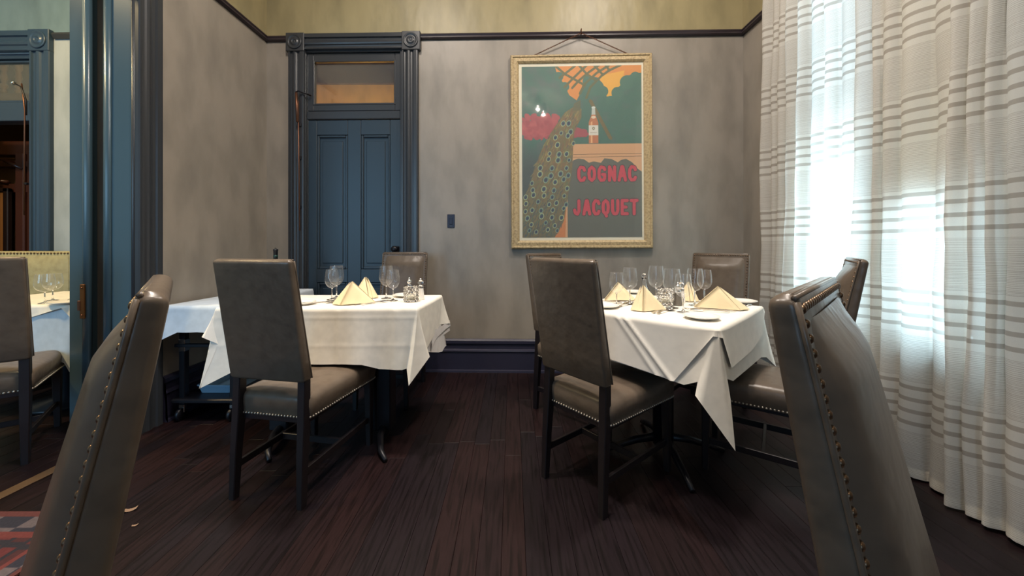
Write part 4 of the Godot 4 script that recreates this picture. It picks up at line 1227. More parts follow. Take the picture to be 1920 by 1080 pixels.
func drape(T: Array, Hm: Array, ytop: float, off: float, bump = null, rows := 14) -> ArrayMesh:
	# T: loop of points on the table's edge; Hm: matching hem points (y relative to the top)
	var n := T.size()
	var cen := Vector3.ZERO
	for p in T: cen += p / n
	var k := MB.new()
	k.sg(0)
	var pt := func(i: int, j: int) -> Vector3:
		i = i % n
		var tp: Vector3 = T[i]
		var out := Vector3(tp.x - cen.x, 0, tp.z - cen.z).normalized()
		var o2: Vector3 = out * off
		if j == -1: return Vector3(tp.x, ytop, tp.z) - out * 0.012
		if j == 0: return Vector3(tp.x, ytop - 0.002, tp.z) - out * 0.003 + o2 * 0.5
		var v := float(j) / rows
		var e := Vector3(tp.x, ytop - 0.009, tp.z) + o2
		var h := Vector3(Hm[i].x, ytop + Hm[i].y, Hm[i].z) + o2
		var w := e.lerp(h, v)
		var q := pow(v, 1.25)
		w.x = lerpf(e.x, h.x, q); w.z = lerpf(e.z, h.z, q)
		if bump != null: w += bump.call(w)
		return w
	for i in n:
		var a0: Vector3 = pt.call(i, -1); var b0: Vector3 = pt.call(i + 1, -1)
		k.tri(Vector3(cen.x, ytop, cen.z), b0, a0)
		for j in range(-1, rows):
			var a: Vector3 = pt.call(i, j); var b: Vector3 = pt.call(i + 1, j); var c: Vector3 = pt.call(i + 1, j + 1); var d: Vector3 = pt.call(i, j + 1)
			k.tri(a, b, c); k.tri(a, c, d)
	return k.done()

func dense(L: Array, step := 0.04) -> Array:   # [[top, hem], ...] closed -> resampled
	var T := []; var Hm := []
	for i in L.size():
		var a: Array = L[i]; var b: Array = L[(i + 1) % L.size()]
		var m: int = max(1, int(max(a[0].distance_to(b[0]), a[1].distance_to(b[1])) / step))
		for k in m:
			T.append(a[0].lerp(b[0], float(k) / m)); Hm.append(a[1].lerp(b[1], float(k) / m))
	return [T, Hm]

func left_table():
	var t := thing("dining_table", "left dining table hidden under a long white cloth", "table", P(-0.96, 0, 2.06))
	obj("tabletop", bx(Vector3(0, 0.735, 0), Vector3(0.92, 0.03, 0.42), 0.004), M.dark_wood, t)
	for x in [-0.33, 0.24]:
		obj("column", bx(Vector3(x, 0.385, 0), Vector3(0.10, 0.68, 0.10), 0.006), M.black_metal, t)
		for s in [-1, 1]:
			var k := MB.new()
			k.tube([Vector3(x, 0.06, 0), Vector3(x + s * 0.02, 0.055, s * 0.12), Vector3(x + s * 0.06, 0.03, s * 0.22), Vector3(x + s * 0.10, 0.012, s * 0.27)], 0.022, 8, 0.011)
			obj("foot", k.done(), M.black_metal, t)
	var Yt := 0.755
	var h := func(X, Y, D): return Vector3(X, Y - Yt, -D)
	var e := func(X, D): return Vector3(X, 0, -D)
	var FR: Vector3 = e.call(-0.479, 1.834); var RR: Vector3 = e.call(-0.443, 2.298); var RL: Vector3 = e.call(-1.44, 2.298); var FL: Vector3 = e.call(-1.484, 1.834)
	var L := [
		[FL + Vector3(0.03, 0, 0), h.call(-1.40, 0.43, 1.83)],
		[FL + Vector3(0.10, 0, 0), h.call(-1.36, 0.452, 1.832)],
		[e.call(-1.1, 1.834), h.call(-1.1, 0.478, 1.818)],
		[e.call(-0.75, 1.834), h.call(-0.75, 0.474, 1.818)],
		[e.call(-0.66, 1.834), h.call(-0.67, 0.448, 1.826)],
		[e.call(-0.545, 1.834), h.call(-0.555, 0.444, 1.83)],
		[FR + Vector3(-0.012, 0, 0), h.call(-0.535, 0.448, 1.84)],
		[FR, h.call(-0.51, 0.381, 1.785)],
		[FR + Vector3(0.0, 0, -0.012), h.call(-0.424, 0.50, 1.86)],
		[FR + Vector3(0.002, 0, -0.03), h.call(-0.462, 0.51, 1.93)],
		[e.call(-0.458, 2.08), h.call(-0.452, 0.55, 2.09)],
		[RR + Vector3(0, 0, 0.03), h.call(-0.442, 0.585, 2.22)],
		[RR, h.call(-0.398, 0.572, 2.32)],
		[RR + Vector3(-0.02, 0, 0), h.call(-0.46, 0.54, 2.33)],
		[RL + Vector3(0.03, 0, 0), h.call(-1.40, 0.5, 2.32)],
		[RL, h.call(-1.49, 0.42, 2.36)],
		[RL + Vector3(0, 0, 0.03), h.call(-1.46, 0.5, 2.2)],
		[FL + Vector3(0, 0, -0.03), h.call(-1.50, 0.52, 1.93)],
		[FL + Vector3(-0.002, 0, -0.012), h.call(-1.500, 0.60, 1.88)],
		[FL + Vector3(-0.004, 0, -0.006), h.call(-1.522, 0.615, 1.80)],
		[FL + Vector3(-0.002, 0, -0.003), h.call(-1.462, 0.573, 1.825)],
		[FL, h.call(-1.525, 0.365, 1.79)],
	]
	var q := dense(L, 0.011)
	# ironed-in fold lines: two upright, one level
	var crease := func(w: Vector3) -> Vector3:
		if w.z < -1.9: return Vector3.ZERO
		var d := 0.0
		for x in [-0.868, -0.585, -1.2]: d += 0.0035 * exp(-pow((w.x - x - 0.01 * (Yt - w.y)) / 0.011, 2))
		d += 0.0009 * exp(-pow((w.y - Yt + 0.052) / 0.007, 2)) + 0.0007 * exp(-pow((w.y - Yt + 0.19) / 0.008, 2))
		d += 0.004 * sin(w.x * 31.0) * clampf((Yt - w.y) * 3.0, 0, 1)
		return Vector3(0, 0, d)
	var c := obj("tablecloth", drape(q[0], q[1], Yt, 0.006, crease, 36), M.cloth)
	tag(c, "creased cream white tablecloth with corner falling in a point, left table", "tablecloth")
	# a second cloth under it, showing at the far right corner
	var U := []
	for p in [[-1.43, 1.85, 0.5], [-0.9, 1.85, 0.5], [-0.50, 1.85, 0.5], [-0.478, 1.95, 0.5], [-0.462, 2.12, 0.448], [-0.456, 2.2, 0.43], [-0.449, 2.25, 0.445], [-0.447, 2.285, 0.44], [-0.5, 2.285, 0.5], [-1.0, 2.285, 0.5], [-1.42, 2.285, 0.5], [-1.46, 2.1, 0.5]]:
		var o := 0.0 if p[2] > 0.48 else 0.035
		U.append([e.call(p[0], p[1]), h.call(p[0] + o, p[2], p[1])])
	q = dense(U, 0.03)
	c = obj("tablecloth", drape(q[0], q[1], 0.7525, 0.001), M.linen_under)
	tag(c, "white under cloth showing below the far right corner of left table", "tablecloth")
	# two hems lying over each other where the layers meet at that corner
	for s in 2:
		var k := MB.new(); k.sg(0)
		k.grid(12, 3, func(u, v):
			var D := lerpf(2.02 + 0.05 * s, 2.335, u); var x: float = -0.447 + 0.046 * u * u + 0.004 * v
			return P(x + 0.003 * (1 - s), lerpf(0.535, 0.588, sqrt(u)) - 0.030 * s - 0.036 * v, D))
		obj("hem_fold", k.done(), M.linen_under, c)

func right_table():
	var A := Vector3(0.774, 0, -1.370); var u1 := Vector3(0.7106, 0, -0.7036); var u2 := Vector3(-0.7036, 0, -0.7106); var S := 0.718
	var cen := A + (u1 + u2) * S / 2
	var t := thing("dining_table", "square right dining table hidden under white cloths", "table", cen, deg_to_rad(44.7))
	obj("tabletop", bx(Vector3(0, 0.735, 0), Vector3(S - 0.02, 0.03, S - 0.02), 0.004), M.dark_wood, t)
	var k := MB.new(); k.lathe([[0.05, 0.05], [0.05, 0.70], [0.12, 0.72]], Vector3.ZERO, 16)
	obj("column", k.done(), M.black_metal, t)
	for i in 4:
		k = MB.new(); var d := Vector3(cos(i * PI / 2 + PI / 4), 0, sin(i * PI / 2 + PI / 4))
		k.tube([d * 0.02 + Vector3(0, 0.09, 0), d * 0.14 + Vector3(0, 0.07, 0), d * 0.25 + Vector3(0, 0.035, 0), d * 0.31 + Vector3(0, 0.012, 0)], 0.022, 8, 0.012)
		obj("foot", k.done(), M.black_metal, t)
	var Yt := 0.755
	var B := A + u1 * S; var C := A + u2 * S; var R := B + u2 * S
	var o1 := -u2; var o2 := -u1   # outward of side AB, of side AC
	var hp := func(X, Y, D): return Vector3(X, Y - Yt, -D)
	# under cloth
	var L := [
		[C + u1 * 0.03, C + u1 * 0.1 + u2 * 0.02 + Vector3(0, -0.2, 0)],
		[C, C + (u2 - u1) * 0.05 + Vector3(0, -0.3, 0)],
		[C - u2 * 0.03, C - u2 * 0.1 + o2 * 0.015 + Vector3(0, -0.205, 0)],
		[A + u2 * 0.35, A + u2 * 0.35 + o2 * 0.012 + Vector3(0, -0.215, 0)],
		[A + u2 * 0.10, A + u2 * 0.12 + o2 * 0.015 + Vector3(0, -0.235, 0)],
		[A + u2 * 0.03, hp.call(0.715, 0.545, 1.41)],
		[A + u2 * 0.012, hp.call(0.688, 0.507, 1.375)],
		[A, hp.call(0.812, 0.323, 1.33)],
		[A + u1 * 0.008, hp.call(0.812, 0.5, 1.36)],
		[A + u1 * 0.03, A + u1 * 0.07 + o1 * 0.01 + Vector3(0, -0.2, 0)],
		[A + u1 * 0.12, A + u1 * 0.14 + o1 * 0.012 + Vector3(0, -0.225, 0)],
		[B - u1 * 0.10, B - u1 * 0.12 + o1 * 0.016 + Vector3(0, -0.23, 0)],
		[B - u1 * 0.03, B - u1 * 0.02 + o1 * 0.02 + Vector3(0, -0.25, 0)],
		[B, B + u1 * 0.075 + o1 * 0.045 + Vector3(0, -0.315, 0)],
		[B + u2 * 0.01, B + u1 * 0.06 + u2 * 0.03 + Vector3(0, -0.28, 0)],
		[B + u2 * 0.03, B + u2 * 0.1 + u1 * 0.012 + Vector3(0, -0.22, 0)],
		[R - u2 * 0.03, R - u2 * 0.1 + u1 * 0.012 + Vector3(0, -0.22, 0)],
		[R, R + (u1 + u2) * 0.05 + Vector3(0, -0.32, 0)],
		[R - u1 * 0.03, R - u1 * 0.1 + u2 * 0.012 + Vector3(0, -0.22, 0)],
	]
	var q := dense(L)
	var c := obj("tablecloth", drape(q[0], q[1], Yt - 0.004, 0.003), M.cloth)
	tag(c, "white tablecloth of right table hanging in a long point at near corner", "tablecloth")
	# topper with slanting hems
	L = [
		[C, C + o2 * 0.008 + Vector3(0, -0.19, 0)],
		[A + u2 * 0.45, A + u2 * 0.45 + o2 * 0.012 + Vector3(0, -0.208, 0)],
		[A + u2 * 0.26, A + u2 * 0.26 + o2 * 0.014 + Vector3(0, -0.222, 0)],
		[A + u2 * 0.15, A + u2 * 0.158 + o2 * 0.016 + Vector3(0, -0.232, 0)],
		[A + u2 * 0.012, A + u2 * 0.02 + o2 * 0.006 + Vector3(0, -0.03, 0)],
		[A + u1 * 0.012, A + u1 * 0.012 + o1 * 0.008 + Vector3(0, -0.035, 0)],
		[A + u1 * 0.10, A + u1 * 0.098 + o1 * 0.014 + Vector3(0, -0.165, 0)],
		[A + u1 * 0.4, A + u1 * 0.4 + o1 * 0.014 + Vector3(0, -0.16, 0)],
		[A + u1 * 0.62, A + u1 * 0.62 + o1 * 0.012 + Vector3(0, -0.13, 0)],
		[B, B + o1 * 0.004 + u1 * 0.006 + Vector3(0, -0.03, 0)],
		[B + u2 * 0.35, B + u2 * 0.35 + u1 * 0.012 + Vector3(0, -0.15, 0)],
		[R, R + Vector3(0, -0.03, 0)],
		[R - u1 * 0.35, R - u1 * 0.35 + u2 * 0.012 + Vector3(0, -0.15, 0)],
	]
	q = dense(L, 0.012)
	var ridge := func(w: Vector3) -> Vector3:
		var r := w - A
		if r.dot(o2) < -0.02: return Vector3.ZERO
		var s := r.dot(u2); var y := w.y
		var d := 0.0
		for e in [[0.381, 0.75, 0.158, 0.515, 0.010], [0.415, 0.745, 0.222, 0.525, 0.007]]:
			var ln := Vector2(e[2] - e[0], e[3] - e[1]); var p := Vector2(s - e[0], y - e[1])
			var dist := absf(p.cross(ln.normalized()))
			d += e[4] * exp(-pow(dist / 0.009, 2))
		return o2 * d
	c = obj("tablecloth_topper", drape(q[0], q[1], Yt, 0.008, ridge, 28), M.cloth)
	tag(c, "ridged white topper cloth laid askew over the right table", "tablecloth")

func cart():
	var t := thing("service_cart", "black service cart under a white cloth along the left wall", "cart", P(-1.86, 0, 2.6))
	for x in [-0.16, 0.15]:
		for z in [-0.36, 0.35]:
			obj("post", bx(Vector3(x, 0.39, z), Vector3(0.036, 0.60, 0.036), 0.004), M.black_metal, t)
			obj("collar", bx(Vector3(x, 0.455, z), Vector3(0.040, 0.075, 0.040), 0.003), M.chrome, t)
			var k := MB.new()
			k.lathe([[0.0, -0.012], [0.034, -0.012], [0.038, -0.006], [0.038, 0.006], [0.034, 0.012], [0.0, 0.012]], Vector3.ZERO, 16, 0, Transform3D(Basis(Vector3.BACK, PI / 2), Vector3(x, 0.038, z + 0.02)))
			var cs := obj("caster", k.done(), M.black_metal, t)
			obj("fork", bx(Vector3(x, 0.07, z + 0.01), Vector3(0.034, 0.05, 0.02), 0.003), M.chrome, cs)
	obj("shelf", bx(Vector3(0, 0.125, 0), Vector3(0.40, 0.025, 0.80), 0.006), M.black_metal, t)
	obj("middle_rail", boxes([[-0.2, 0.2, 0.445, 0.465, -0.375, -0.345], [-0.2, 0.2, 0.445, 0.465, 0.345, 0.375]], 0.003), M.black_metal, t)
	obj("top_board", bx(Vector3(0, 0.695, 0), Vector3(0.40, 0.02, 0.80), 0.004), M.black_metal, t)
	var y := 0.71
	var cr := [Vector3(-0.205, 0, 0.44), Vector3(0.215, 0, 0.44), Vector3(0.215, 0, -0.42), Vector3(-0.205, 0, -0.42)]
	var c := obj("tablecloth", skirt(cr, y, [0.155, 0.15, 0.15, 0.155], 0.035, 0.004, 8), M.cloth_cool)
	c.position = t.position
	tag(c, "short white cloth on the service cart along the left wall", "tablecloth")
	# the second cloth on it, hanging down at the near corner
	var b := thing("wine_bottle", "dark wine bottle standing on the cart behind the left chair", "bottle", P(-1.78, 0.712, 2.75))
	var k := MB.new()
	k.lathe([[0.0, 0.006], [0.034, 0.0], [0.037, 0.004], [0.037, 0.19], [0.03, 0.222], [0.0145, 0.25], [0.013, 0.312], [0.0155, 0.315], [0.0155, 0.325], [0.009, 0.326], [0.009, 0.25], [0.028, 0.2], [0.03, 0.02], [0.0, 0.014]], Vector3.ZERO, 20)
	obj("body", k.done(), M.bottle_glass, b)
	k = MB.new(); k.lathe([[0.015, 0.262], [0.0148, 0.312], [0.017, 0.316], [0.017, 0.326], [0.006, 0.329], [0.006, 0.336], [0.0, 0.337]], Vector3.ZERO, 16)
	obj("foil", k.done(), M.foil, b)
	k = MB.new(); k.lathe([[0.0154, 0.266], [0.0154, 0.282]], Vector3.ZERO, 16)
	obj("foil_band", k.done(), M.foil_band, b)
	k = MB.new(); k.lathe([[0.0377, 0.05], [0.0377, 0.14]], Vector3.ZERO, 20)
	obj("label", k.done(), M.paper, b)
	var bt := thing("bus_tray", "blue grey tray lying on the lower shelf of cart", "tray", P(-1.865, 0.1385, 2.44))
	k = MB.new(); k.loft([rrect(0.10, 0.14, 0.02, 0.0), rrect(0.112, 0.152, 0.02, 0.05), rrect(0.106, 0.146, 0.02, 0.05), rrect(0.095, 0.135, 0.02, 0.006)], true, true, -1)
	obj("tub", k.done(), M.tray, bt)
	k = MB.new(); k.loft([rrect(0.116, 0.156, 0.02, 0.048), rrect(0.116, 0.156, 0.02, 0.053), rrect(0.107, 0.147, 0.02, 0.053), rrect(0.107, 0.147, 0.02, 0.048)], false, false, -1)
	obj("rim", k.done(), M.tray, bt)
	# a small brass cruet lid standing at the far end
	var g := thing("brass_knob", "small gold knob on the far end of the cart cloth", "knob", P(-1.76, 0.712, 2.98))
	k = MB.new(); k.lathe([[0.014, 0.0], [0.012, 0.006], [0.005, 0.01], [0.011, 0.018], [0.009, 0.028], [0.0, 0.032]], Vector3.ZERO, 12)
	obj("finial", k.done(), M.brass, g)

# ---------------------------------------------------------------- tableware
func wine_glass(at: Vector3, s: float, label: String, wide := 1.0, group := "wine glasses"):
	var t := thing("wine_glass", label, "glass", at, 0.0, group)
	var k := MB.new()
	var w := wide * s
	s *= 0.89
	var pr := [[0.0, 0.0], [0.030, 0.0], [0.0315, 0.0012], [0.030, 0.0026], [0.012, 0.006], [0.0042, 0.012], [0.0036, 0.03], [0.0036, 0.068], [0.0055, 0.076]]
	for q in pr: q[0] *= s; q[1] *= s
	var kk := pr.duplicate(true); kk.append([0.0, 0.0765 * s])
	k.lathe(kk, Vector3.ZERO, 20)
	obj("stem", k.done(), M.glass, t)
	k = MB.new()
	var pp := []
	for q in [[0.0, 0.0765], [0.008, 0.0775], [0.019, 0.0835], [0.029, 0.0955], [0.0355, 0.112], [0.0378, 0.130], [0.0368, 0.152], [0.0338, 0.178], [0.0315, 0.197]]: pp.append([q[0] * w, q[1] * s])
	k.lathe(pp, Vector3.ZERO, 28, 0, Transform3D(), true)
	obj("bowl", k.done(), M.thin_glass, t)
	k = MB.new(); var rim := []
	for i in 29: rim.append(Vector3(0.0315 * w * cos(TAU * i / 28), 0.197 * s, 0.0315 * w * sin(TAU * i / 28)))
	k.tube(rim, 0.0006, 5)
	obj("rim", k.done(), M.thin_glass, t)

func napkin(at: Vector3, w: float, h: float, yaw: float, label: String, squeeze := 1.0, lean := 0.0, side := 1.0):
	# stiff folded napkin standing as a tent: two broad leaves over a back leaf
	var o := thing("napkin", label, "napkin", at, yaw, "folded napkins")
	var leaf := func(ax: Vector3, p: Vector3, q: Vector3, bulge: float, off: Vector3) -> ArrayMesh:
		var k := MB.new(); k.sg(0)
		var nn := (p - ax).cross(q - ax).normalized()
		var N := 8
		var f := func(i: int, j: int, side: float) -> Vector3:
			var v := float(i) / N
			var u := 0.0 if i == 0 else float(j) / i
			var b := ax.lerp(p, v).lerp(ax.lerp(q, v), u)
			return b + nn * (bulge * sin(PI * u) * v + side) + off
		for sd in [-0.001, 0.001]:
			for i in N:
				for j in i + 1:
					k.tri(f.call(i, j, sd), f.call(i + 1, j, sd), f.call(i + 1, j + 1, sd))
					if j < i: k.tri(f.call(i, j, sd), f.call(i + 1, j + 1, sd), f.call(i, j + 1, sd))
		for e in [0, 1]:
			for i in N:
				var j0 := 0 if e == 0 else i; var j1 := 0 if e == 0 else i + 1
				k.tri(f.call(i, j0, -0.001), f.call(i, j0, 0.001), f.call(i + 1, j1, 0.001)); k.tri(f.call(i, j0, -0.001), f.call(i + 1, j1, 0.001), f.call(i + 1, j1, -0.001))
		return k.done()
	var ap := Vector3(lean * w, h, 0)
	var l := Vector3(-side * w * 0.5, 0.002, 0.012 * squeeze); var m := Vector3(side * w * 0.33, 0.002, 0.05 * squeeze); var r := Vector3(side * w * 0.5, 0.002, 0.012 * squeeze)
	var bk := Vector3(side * w * 0.05, 0.002, -0.08 * squeeze)
	var sw := func(a: Vector3, b: Vector3) -> Array: return [a, b] if side > 0 else [b, a]
	var q: Array = sw.call(l, m)
	obj("front_leaf", leaf.call(ap, q[0], q[1], 0.010, Vector3.ZERO), M.napkin, o)
	q = sw.call(m + Vector3(0, 0, -0.003), r)
	obj("side_leaf", leaf.call(ap + Vector3(side * 0.003, -0.001, -0.003), q[0], q[1], 0.004, Vector3.ZERO), M.napkin, o)
	q = sw.call(m + Vector3(side * 0.016, 0, -0.016), r + Vector3(side * 0.010, 0, -0.014))
	obj("side_leaf", leaf.call(ap + Vector3(side * 0.012, -0.005, -0.010), q[0], q[1], 0.003, Vector3.ZERO), M.napkin, o)
	q = sw.call(r + Vector3(0, 0, -0.02), bk)
	obj("back_leaf", leaf.call(ap + Vector3(0.002, 0, -0.012), q[0], q[1], 0.005, Vector3.ZERO), M.napkin, o)
	q = sw.call(bk, l + Vector3(0, 0, -0.010))
	obj("back_leaf", leaf.call(ap + Vector3(0.002, 0, -0.012), q[0], q[1], 0.005, Vector3.ZERO), M.napkin, o)

func plate(at: Vector3, r: float, label: String):
	var k := MB.new()
	k.lathe([[r * 0.55, 0.0], [r * 0.62, 0.003], [r * 0.95, 0.010], [r, 0.012], [r * 0.99, 0.0145], [r * 0.93, 0.013], [r * 0.66, 0.007], [r * 0.6, 0.0055], [0.0, 0.005]], Vector3.ZERO, 32)
	var o := obj("bread_plate", k.done(), M.china)
	o.position = at
	tag(o, label, "plate", "white bread plates")

func handle_mesh(L: float, w0: float, w1: float, y: float, x0: float, bow := 0.004) -> ArrayMesh:
	var rings := []
	for i in 9:
		var t := i / 8.0
		var w := lerpf(w0, w1, smoothstep(0.0, 0.5, t)) * (0.75 if i == 0 or i == 8 else 1.0)
		var q := []
		for p in [[-1, -1], [1, -1], [1, 1], [-1, 1]]:
			q.append(Vector3(x0 + L * t, y + p[1] * 0.0012 + bow * sin(t * PI), p[0] * w))
		rings.append(q)
	var k := MB.new(); k.loft(rings, true, true, -1)
	return k.done()

func cutlery(kind: String, at: Vector3, yaw: float, label: String):
	var t := thing(kind, label, kind, at, yaw, "silver cutlery")
	var k := MB.new()
	obj("handle", handle_mesh(0.11, 0.008, 0.003, 0.003, -0.11), M.silver, t)
	if kind == "spoon":
		var rings := []
		for i in 9:
			var x: float = 0.052 * i / 8.0; var w := 0.0185 * sqrt(maxf(0.004, 1 - pow((x - 0.028) / 0.0285, 2)))
			var q := []
			for j in 9:
				var a := -1 + j / 4.0
				q.append(Vector3(x, 0.0075 - 0.006 * (1 - a * a) * w / 0.0185, a * w))
			for j in 9:
				var a := 1 - j / 4.0
				q.append(Vector3(x, 0.0088 - 0.006 * (1 - a * a) * w / 0.0185, a * w * 0.98))
			rings.append(q)
		k.loft(rings)
		obj("bowl", k.done(), M.silver, t)
	elif kind == "fork":
		k.box(Vector3(0.018, 0.006, 0), Vector3(0.036, 0.002, 0.02), 0.0008)
		obj("head", k.done(), M.silver, t)
		for i in 4:
			var m := MB.new(); m.tube([Vector3(0.034, 0.006, -0.0085 + i * 0.0057), Vector3(0.055, 0.004, -0.0085 + i * 0.0057), Vector3(0.078, 0.009, -0.0085 + i * 0.0057)], 0.0016, 5, 0.0009)
			obj("tine", m.done(), M.silver, t)
	else:
		k.loft([[Vector3(0, 0.001, -0.004), Vector3(0, 0.001, 0.005), Vector3(0, 0.004, 0.005), Vector3(0, 0.004, -0.004)], [Vector3(0.06, 0.001, -0.009), Vector3(0.06, 0.001, 0.006), Vector3(0.06, 0.003, 0.006), Vector3(0.06, 0.003, -0.009)], [Vector3(0.11, 0.001, -0.002), Vector3(0.11, 0.001, 0.005), Vector3(0.11, 0.002, 0.005), Vector3(0.11, 0.002, -0.002)]], true, true, -1)
		obj("blade", k.done(), M.silver, t)

func votive(at: Vector3, label: String):
	# cut crystal holder: faceted wall in staggered blocks
	var t := thing("crystal_votive", label, "candle holder", at)
	var k := MB.new()
	k.lathe([[0.0, 0.0], [0.036, 0.0], [0.038, 0.003], [0.038, 0.085], [0.034, 0.087], [0.033, 0.014], [0.0, 0.012]], Vector3.ZERO, 24, -1)
	obj("cup", k.done(), M.glass, t)
	k = MB.new(); k.sg(-1)
	for r in 5:
		for i in 14:
			var a := TAU * (i + 0.5 * (r % 2)) / 14
			var c := Vector3(cos(a), 0, sin(a)); var d := Vector3(-sin(a), 0, cos(a))
			var y := 0.011 + r * 0.0165
			var p := c * 0.0435 + Vector3(0, y, 0)
			var q := [c * 0.038 + Vector3(0, y + 0.0082, 0), c * 0.038 + Vector3(0, y, 0) + d * 0.0086, c * 0.038 + Vector3(0, y - 0.0082, 0), c * 0.038 + Vector3(0, y, 0) - d * 0.0086]
			for s in 4: k.poly([q[s], q[(s + 1) % 4], p], c)
	obj("cut_facets", k.done(), M.glass, t)
	k = MB.new(); k.lathe([[0.0, 0.013], [0.020, 0.013], [0.020, 0.032], [0.0, 0.034]], Vector3.ZERO, 16)
	obj("candle", k.done(), M.wax, t)

func shaker(at: Vector3, fill: Material, label: String):
	var t := thing("shaker", label, "shaker", at)
	var k := MB.new()
	k.lathe([[0.0, 0.0], [0.021, 0.0], [0.022, 0.003], [0.019, 0.03], [0.016, 0.062], [0.015, 0.064], [0.0, 0.064]], Vector3.ZERO, 10, -1)
	obj("body", k.done(), fill, t)
	k = MB.new(); k.lathe([[0.0155, 0.064], [0.017, 0.072], [0.011, 0.080], [0.010, 0.084], [0.016, 0.092], [0.016, 0.10], [0.009, 0.109], [0.0, 0.111]], Vector3.ZERO, 14)
	obj("cap", k.done(), M.chrome if fill == M.pepper else M.glass, t)
	obj("stopper", ball(Vector3(0, 0.114, 0), 0.007), M.chrome, t)

func on(x: float, y: float) -> Vector3:
	var D := 213.7 / (y - 460.0)
	return P((x - 960.0) / 684.8 * D, 0.757, D)

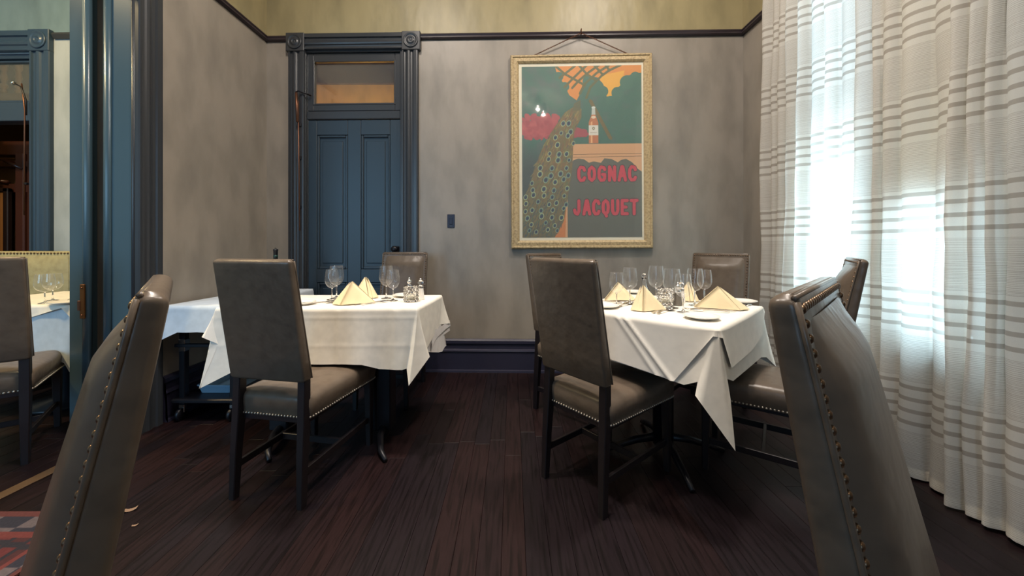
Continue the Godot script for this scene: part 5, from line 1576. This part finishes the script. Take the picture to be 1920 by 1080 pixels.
func small_things():
	# left table
	wine_glass(P(-1.028, 0.757, 2.085), 0.98, "shorter wine glass left of the napkins on left table, in front")
	wine_glass(P(-1.033, 0.757, 2.15), 1.08, "taller wine glass left of the napkins on left table, behind")
	wine_glass(P(-0.668, 0.757, 2.05), 0.98, "shorter wine glass right of the napkins on left table, in front")
	wine_glass(P(-0.733, 0.757, 2.13), 1.08, "taller wine glass right of the napkins on left table, behind")
	napkin(P(-0.835, 0.757, 1.945), 0.205, 0.118, 0.28, "cream tent folded napkin in front on the left table", 1.0, -0.08, -1.0)
	napkin(P(-0.875, 0.757, 2.17), 0.15, 0.122, -0.1, "cream tent folded napkin behind the other on left table")
	votive(P(-0.558, 0.757, 2.02), "cut crystal candle holder near right end of the left table")
	shaker(P(-0.525, 0.757, 2.10), M.salt, "salt shaker beside the crystal holder on the left table")
	shaker(P(-0.610, 0.757, 2.17), M.pepper, "pepper shaker behind the crystal holder on the left table")
	plate(P(-1.11, 0.757, 1.925), 0.07, "bread plate beside the near chair on the left table")
	plate(P(-0.64, 0.757, 2.22), 0.078, "bread plate at the far side of the left table")
	cutlery("spoon", P(-1.00, 0.757, 1.96), 0.75, "spoon below the left pair of glasses on left table")
	cutlery("knife", P(-1.045, 0.757, 1.975), 0.72, "knife beside the spoon at left on left table")
	cutlery("fork", P(-0.71, 0.757, 1.975), 0.85, "fork right of the front napkin on left table")
	cutlery("knife", P(-0.75, 0.757, 1.985), 0.9, "knife right of the front napkin on left table")
	cutlery("spoon", P(-0.93, 0.757, 2.2), -2.2, "spoon behind the glasses at the far side of left table")
	# right table
	var gl := [[1156, 574, 0.97, 1.0, "leftmost wine glass on the right table, before the far left napkin"], [1181, 569, 1.08, 1.0, "second wine glass from the left on the right table"], [1230, 566, 1.12, 1.06, "tallest wine glass behind the crystal holder on the right table"], [1260, 578, 1.1, 1.04, "wine glass directly right of the crystal holder on right table"], [1281, 586, 1.0, 1.0, "nearest wine glass on the right table, before the far napkin"], [1303, 573, 1.08, 1.02, "wine glass second from the right on the right table"], [1321, 567, 1.0, 1.0, "rightmost wine glass, rising behind the near right napkin"]]
	for g in gl: wine_glass(on(g[0], g[1]), g[2], g[4], g[3])
	napkin(on(1160, 563), 0.19, 0.100, 0.25, "cream folded napkin at far left of the right table")
	napkin(on(1217, 582), 0.165, 0.118, 0.12, "cream folded napkin at the near left of the right table", 0.9, -0.16, -1.0)
	napkin(on(1350, 579), 0.235, 0.108, -0.32, "widest cream folded napkin at the near right of right table", 1.0, -0.04)
	napkin(on(1289, 564), 0.11, 0.105, -0.9, "cream folded napkin behind the glasses at rear of right table")
	votive(on(1248, 572), "cut crystal candle holder amid the glasses on right table")
	shaker(on(1271, 573), M.pepper, "pepper shaker right of the crystal holder on right table")
	shaker(on(1277, 568), M.salt, "salt shaker behind the nearest glass on right table")
	var t := thing("oil_cruet", "clear stoppered oil cruet behind the near left napkin", "cruet", on(1208, 562))
	var k := MB.new()
	k.lathe([[0.0, 0.0], [0.032, 0.0], [0.036, 0.01], [0.03, 0.05], [0.014, 0.085], [0.011, 0.115], [0.015, 0.122], [0.012, 0.123], [0.009, 0.115], [0.011, 0.086], [0.026, 0.05], [0.031, 0.012], [0.0, 0.006]], Vector3.ZERO, 20)
	obj("body", k.done(), M.glass, t)
	k = MB.new(); k.lathe([[0.0, 0.007], [0.029, 0.009], [0.0255, 0.04], [0.0, 0.041]], Vector3.ZERO, 16)
	obj("oil", k.done(), M.oil, t)
	obj("stopper", ball(Vector3(0, 0.136, 0), 0.014, 12), M.glass, t)
	plate(on(1315, 598), 0.072, "bread plate at the near edge of the right table")
	plate(on(1134, 577), 0.07, "bread plate at left edge of the right table behind chair")
	plate(on(1390, 568), 0.075, "bread plate right of the widest napkin, by the far right chair")
	plate(on(1190, 550), 0.07, "bread plate at the rear of right table, under the poster")
	cutlery("spoon", on(1253, 584), 0.75, "spoon at near edge between napkin and plate, right table")
	cutlery("knife", on(1245, 583), 0.72, "knife beside the near spoon on the right table")
	cutlery("fork", on(1318, 584), 2.75, "fork lying behind the near bread plate on right table")
	cutlery("knife", on(1330, 582), 2.72, "knife beside the fork at the near plate on right table")
	cutlery("spoon", on(1178, 572), 0.8, "spoon beside the leftmost glass on the right table")
	cutlery("knife", on(1168, 571), 0.75, "knife beside the spoon near leftmost glass on right table")
	cutlery("fork", on(1146, 568), -0.4, "fork before the far left napkin on the right table")
	cutlery("spoon", on(1395, 577), -2.4, "spoon at the right corner of the right table")
	# scraps on the floor
	for s in [[-1.535, 1.47, 0.02, "curled paper scrap on the floor by the left foreground chair"], [-1.434, 1.389, 0.009, "tiny pale crumb on the floor by the left foreground chair"]]:
		var m := MB.new()
		m.grid(4, 3, func(u, v): return Vector3((u - 0.5) * s[2] * 2, 0.002 + 0.006 * pow(2 * u - 1, 2) * s[2] / 0.02, (v - 0.5) * s[2]))
		var o := obj("scrap", m.done(), M.paper); o.position = P(s[0], 0, s[1]); o.rotation.y = 0.5
		tag(o, s[3], "scrap")
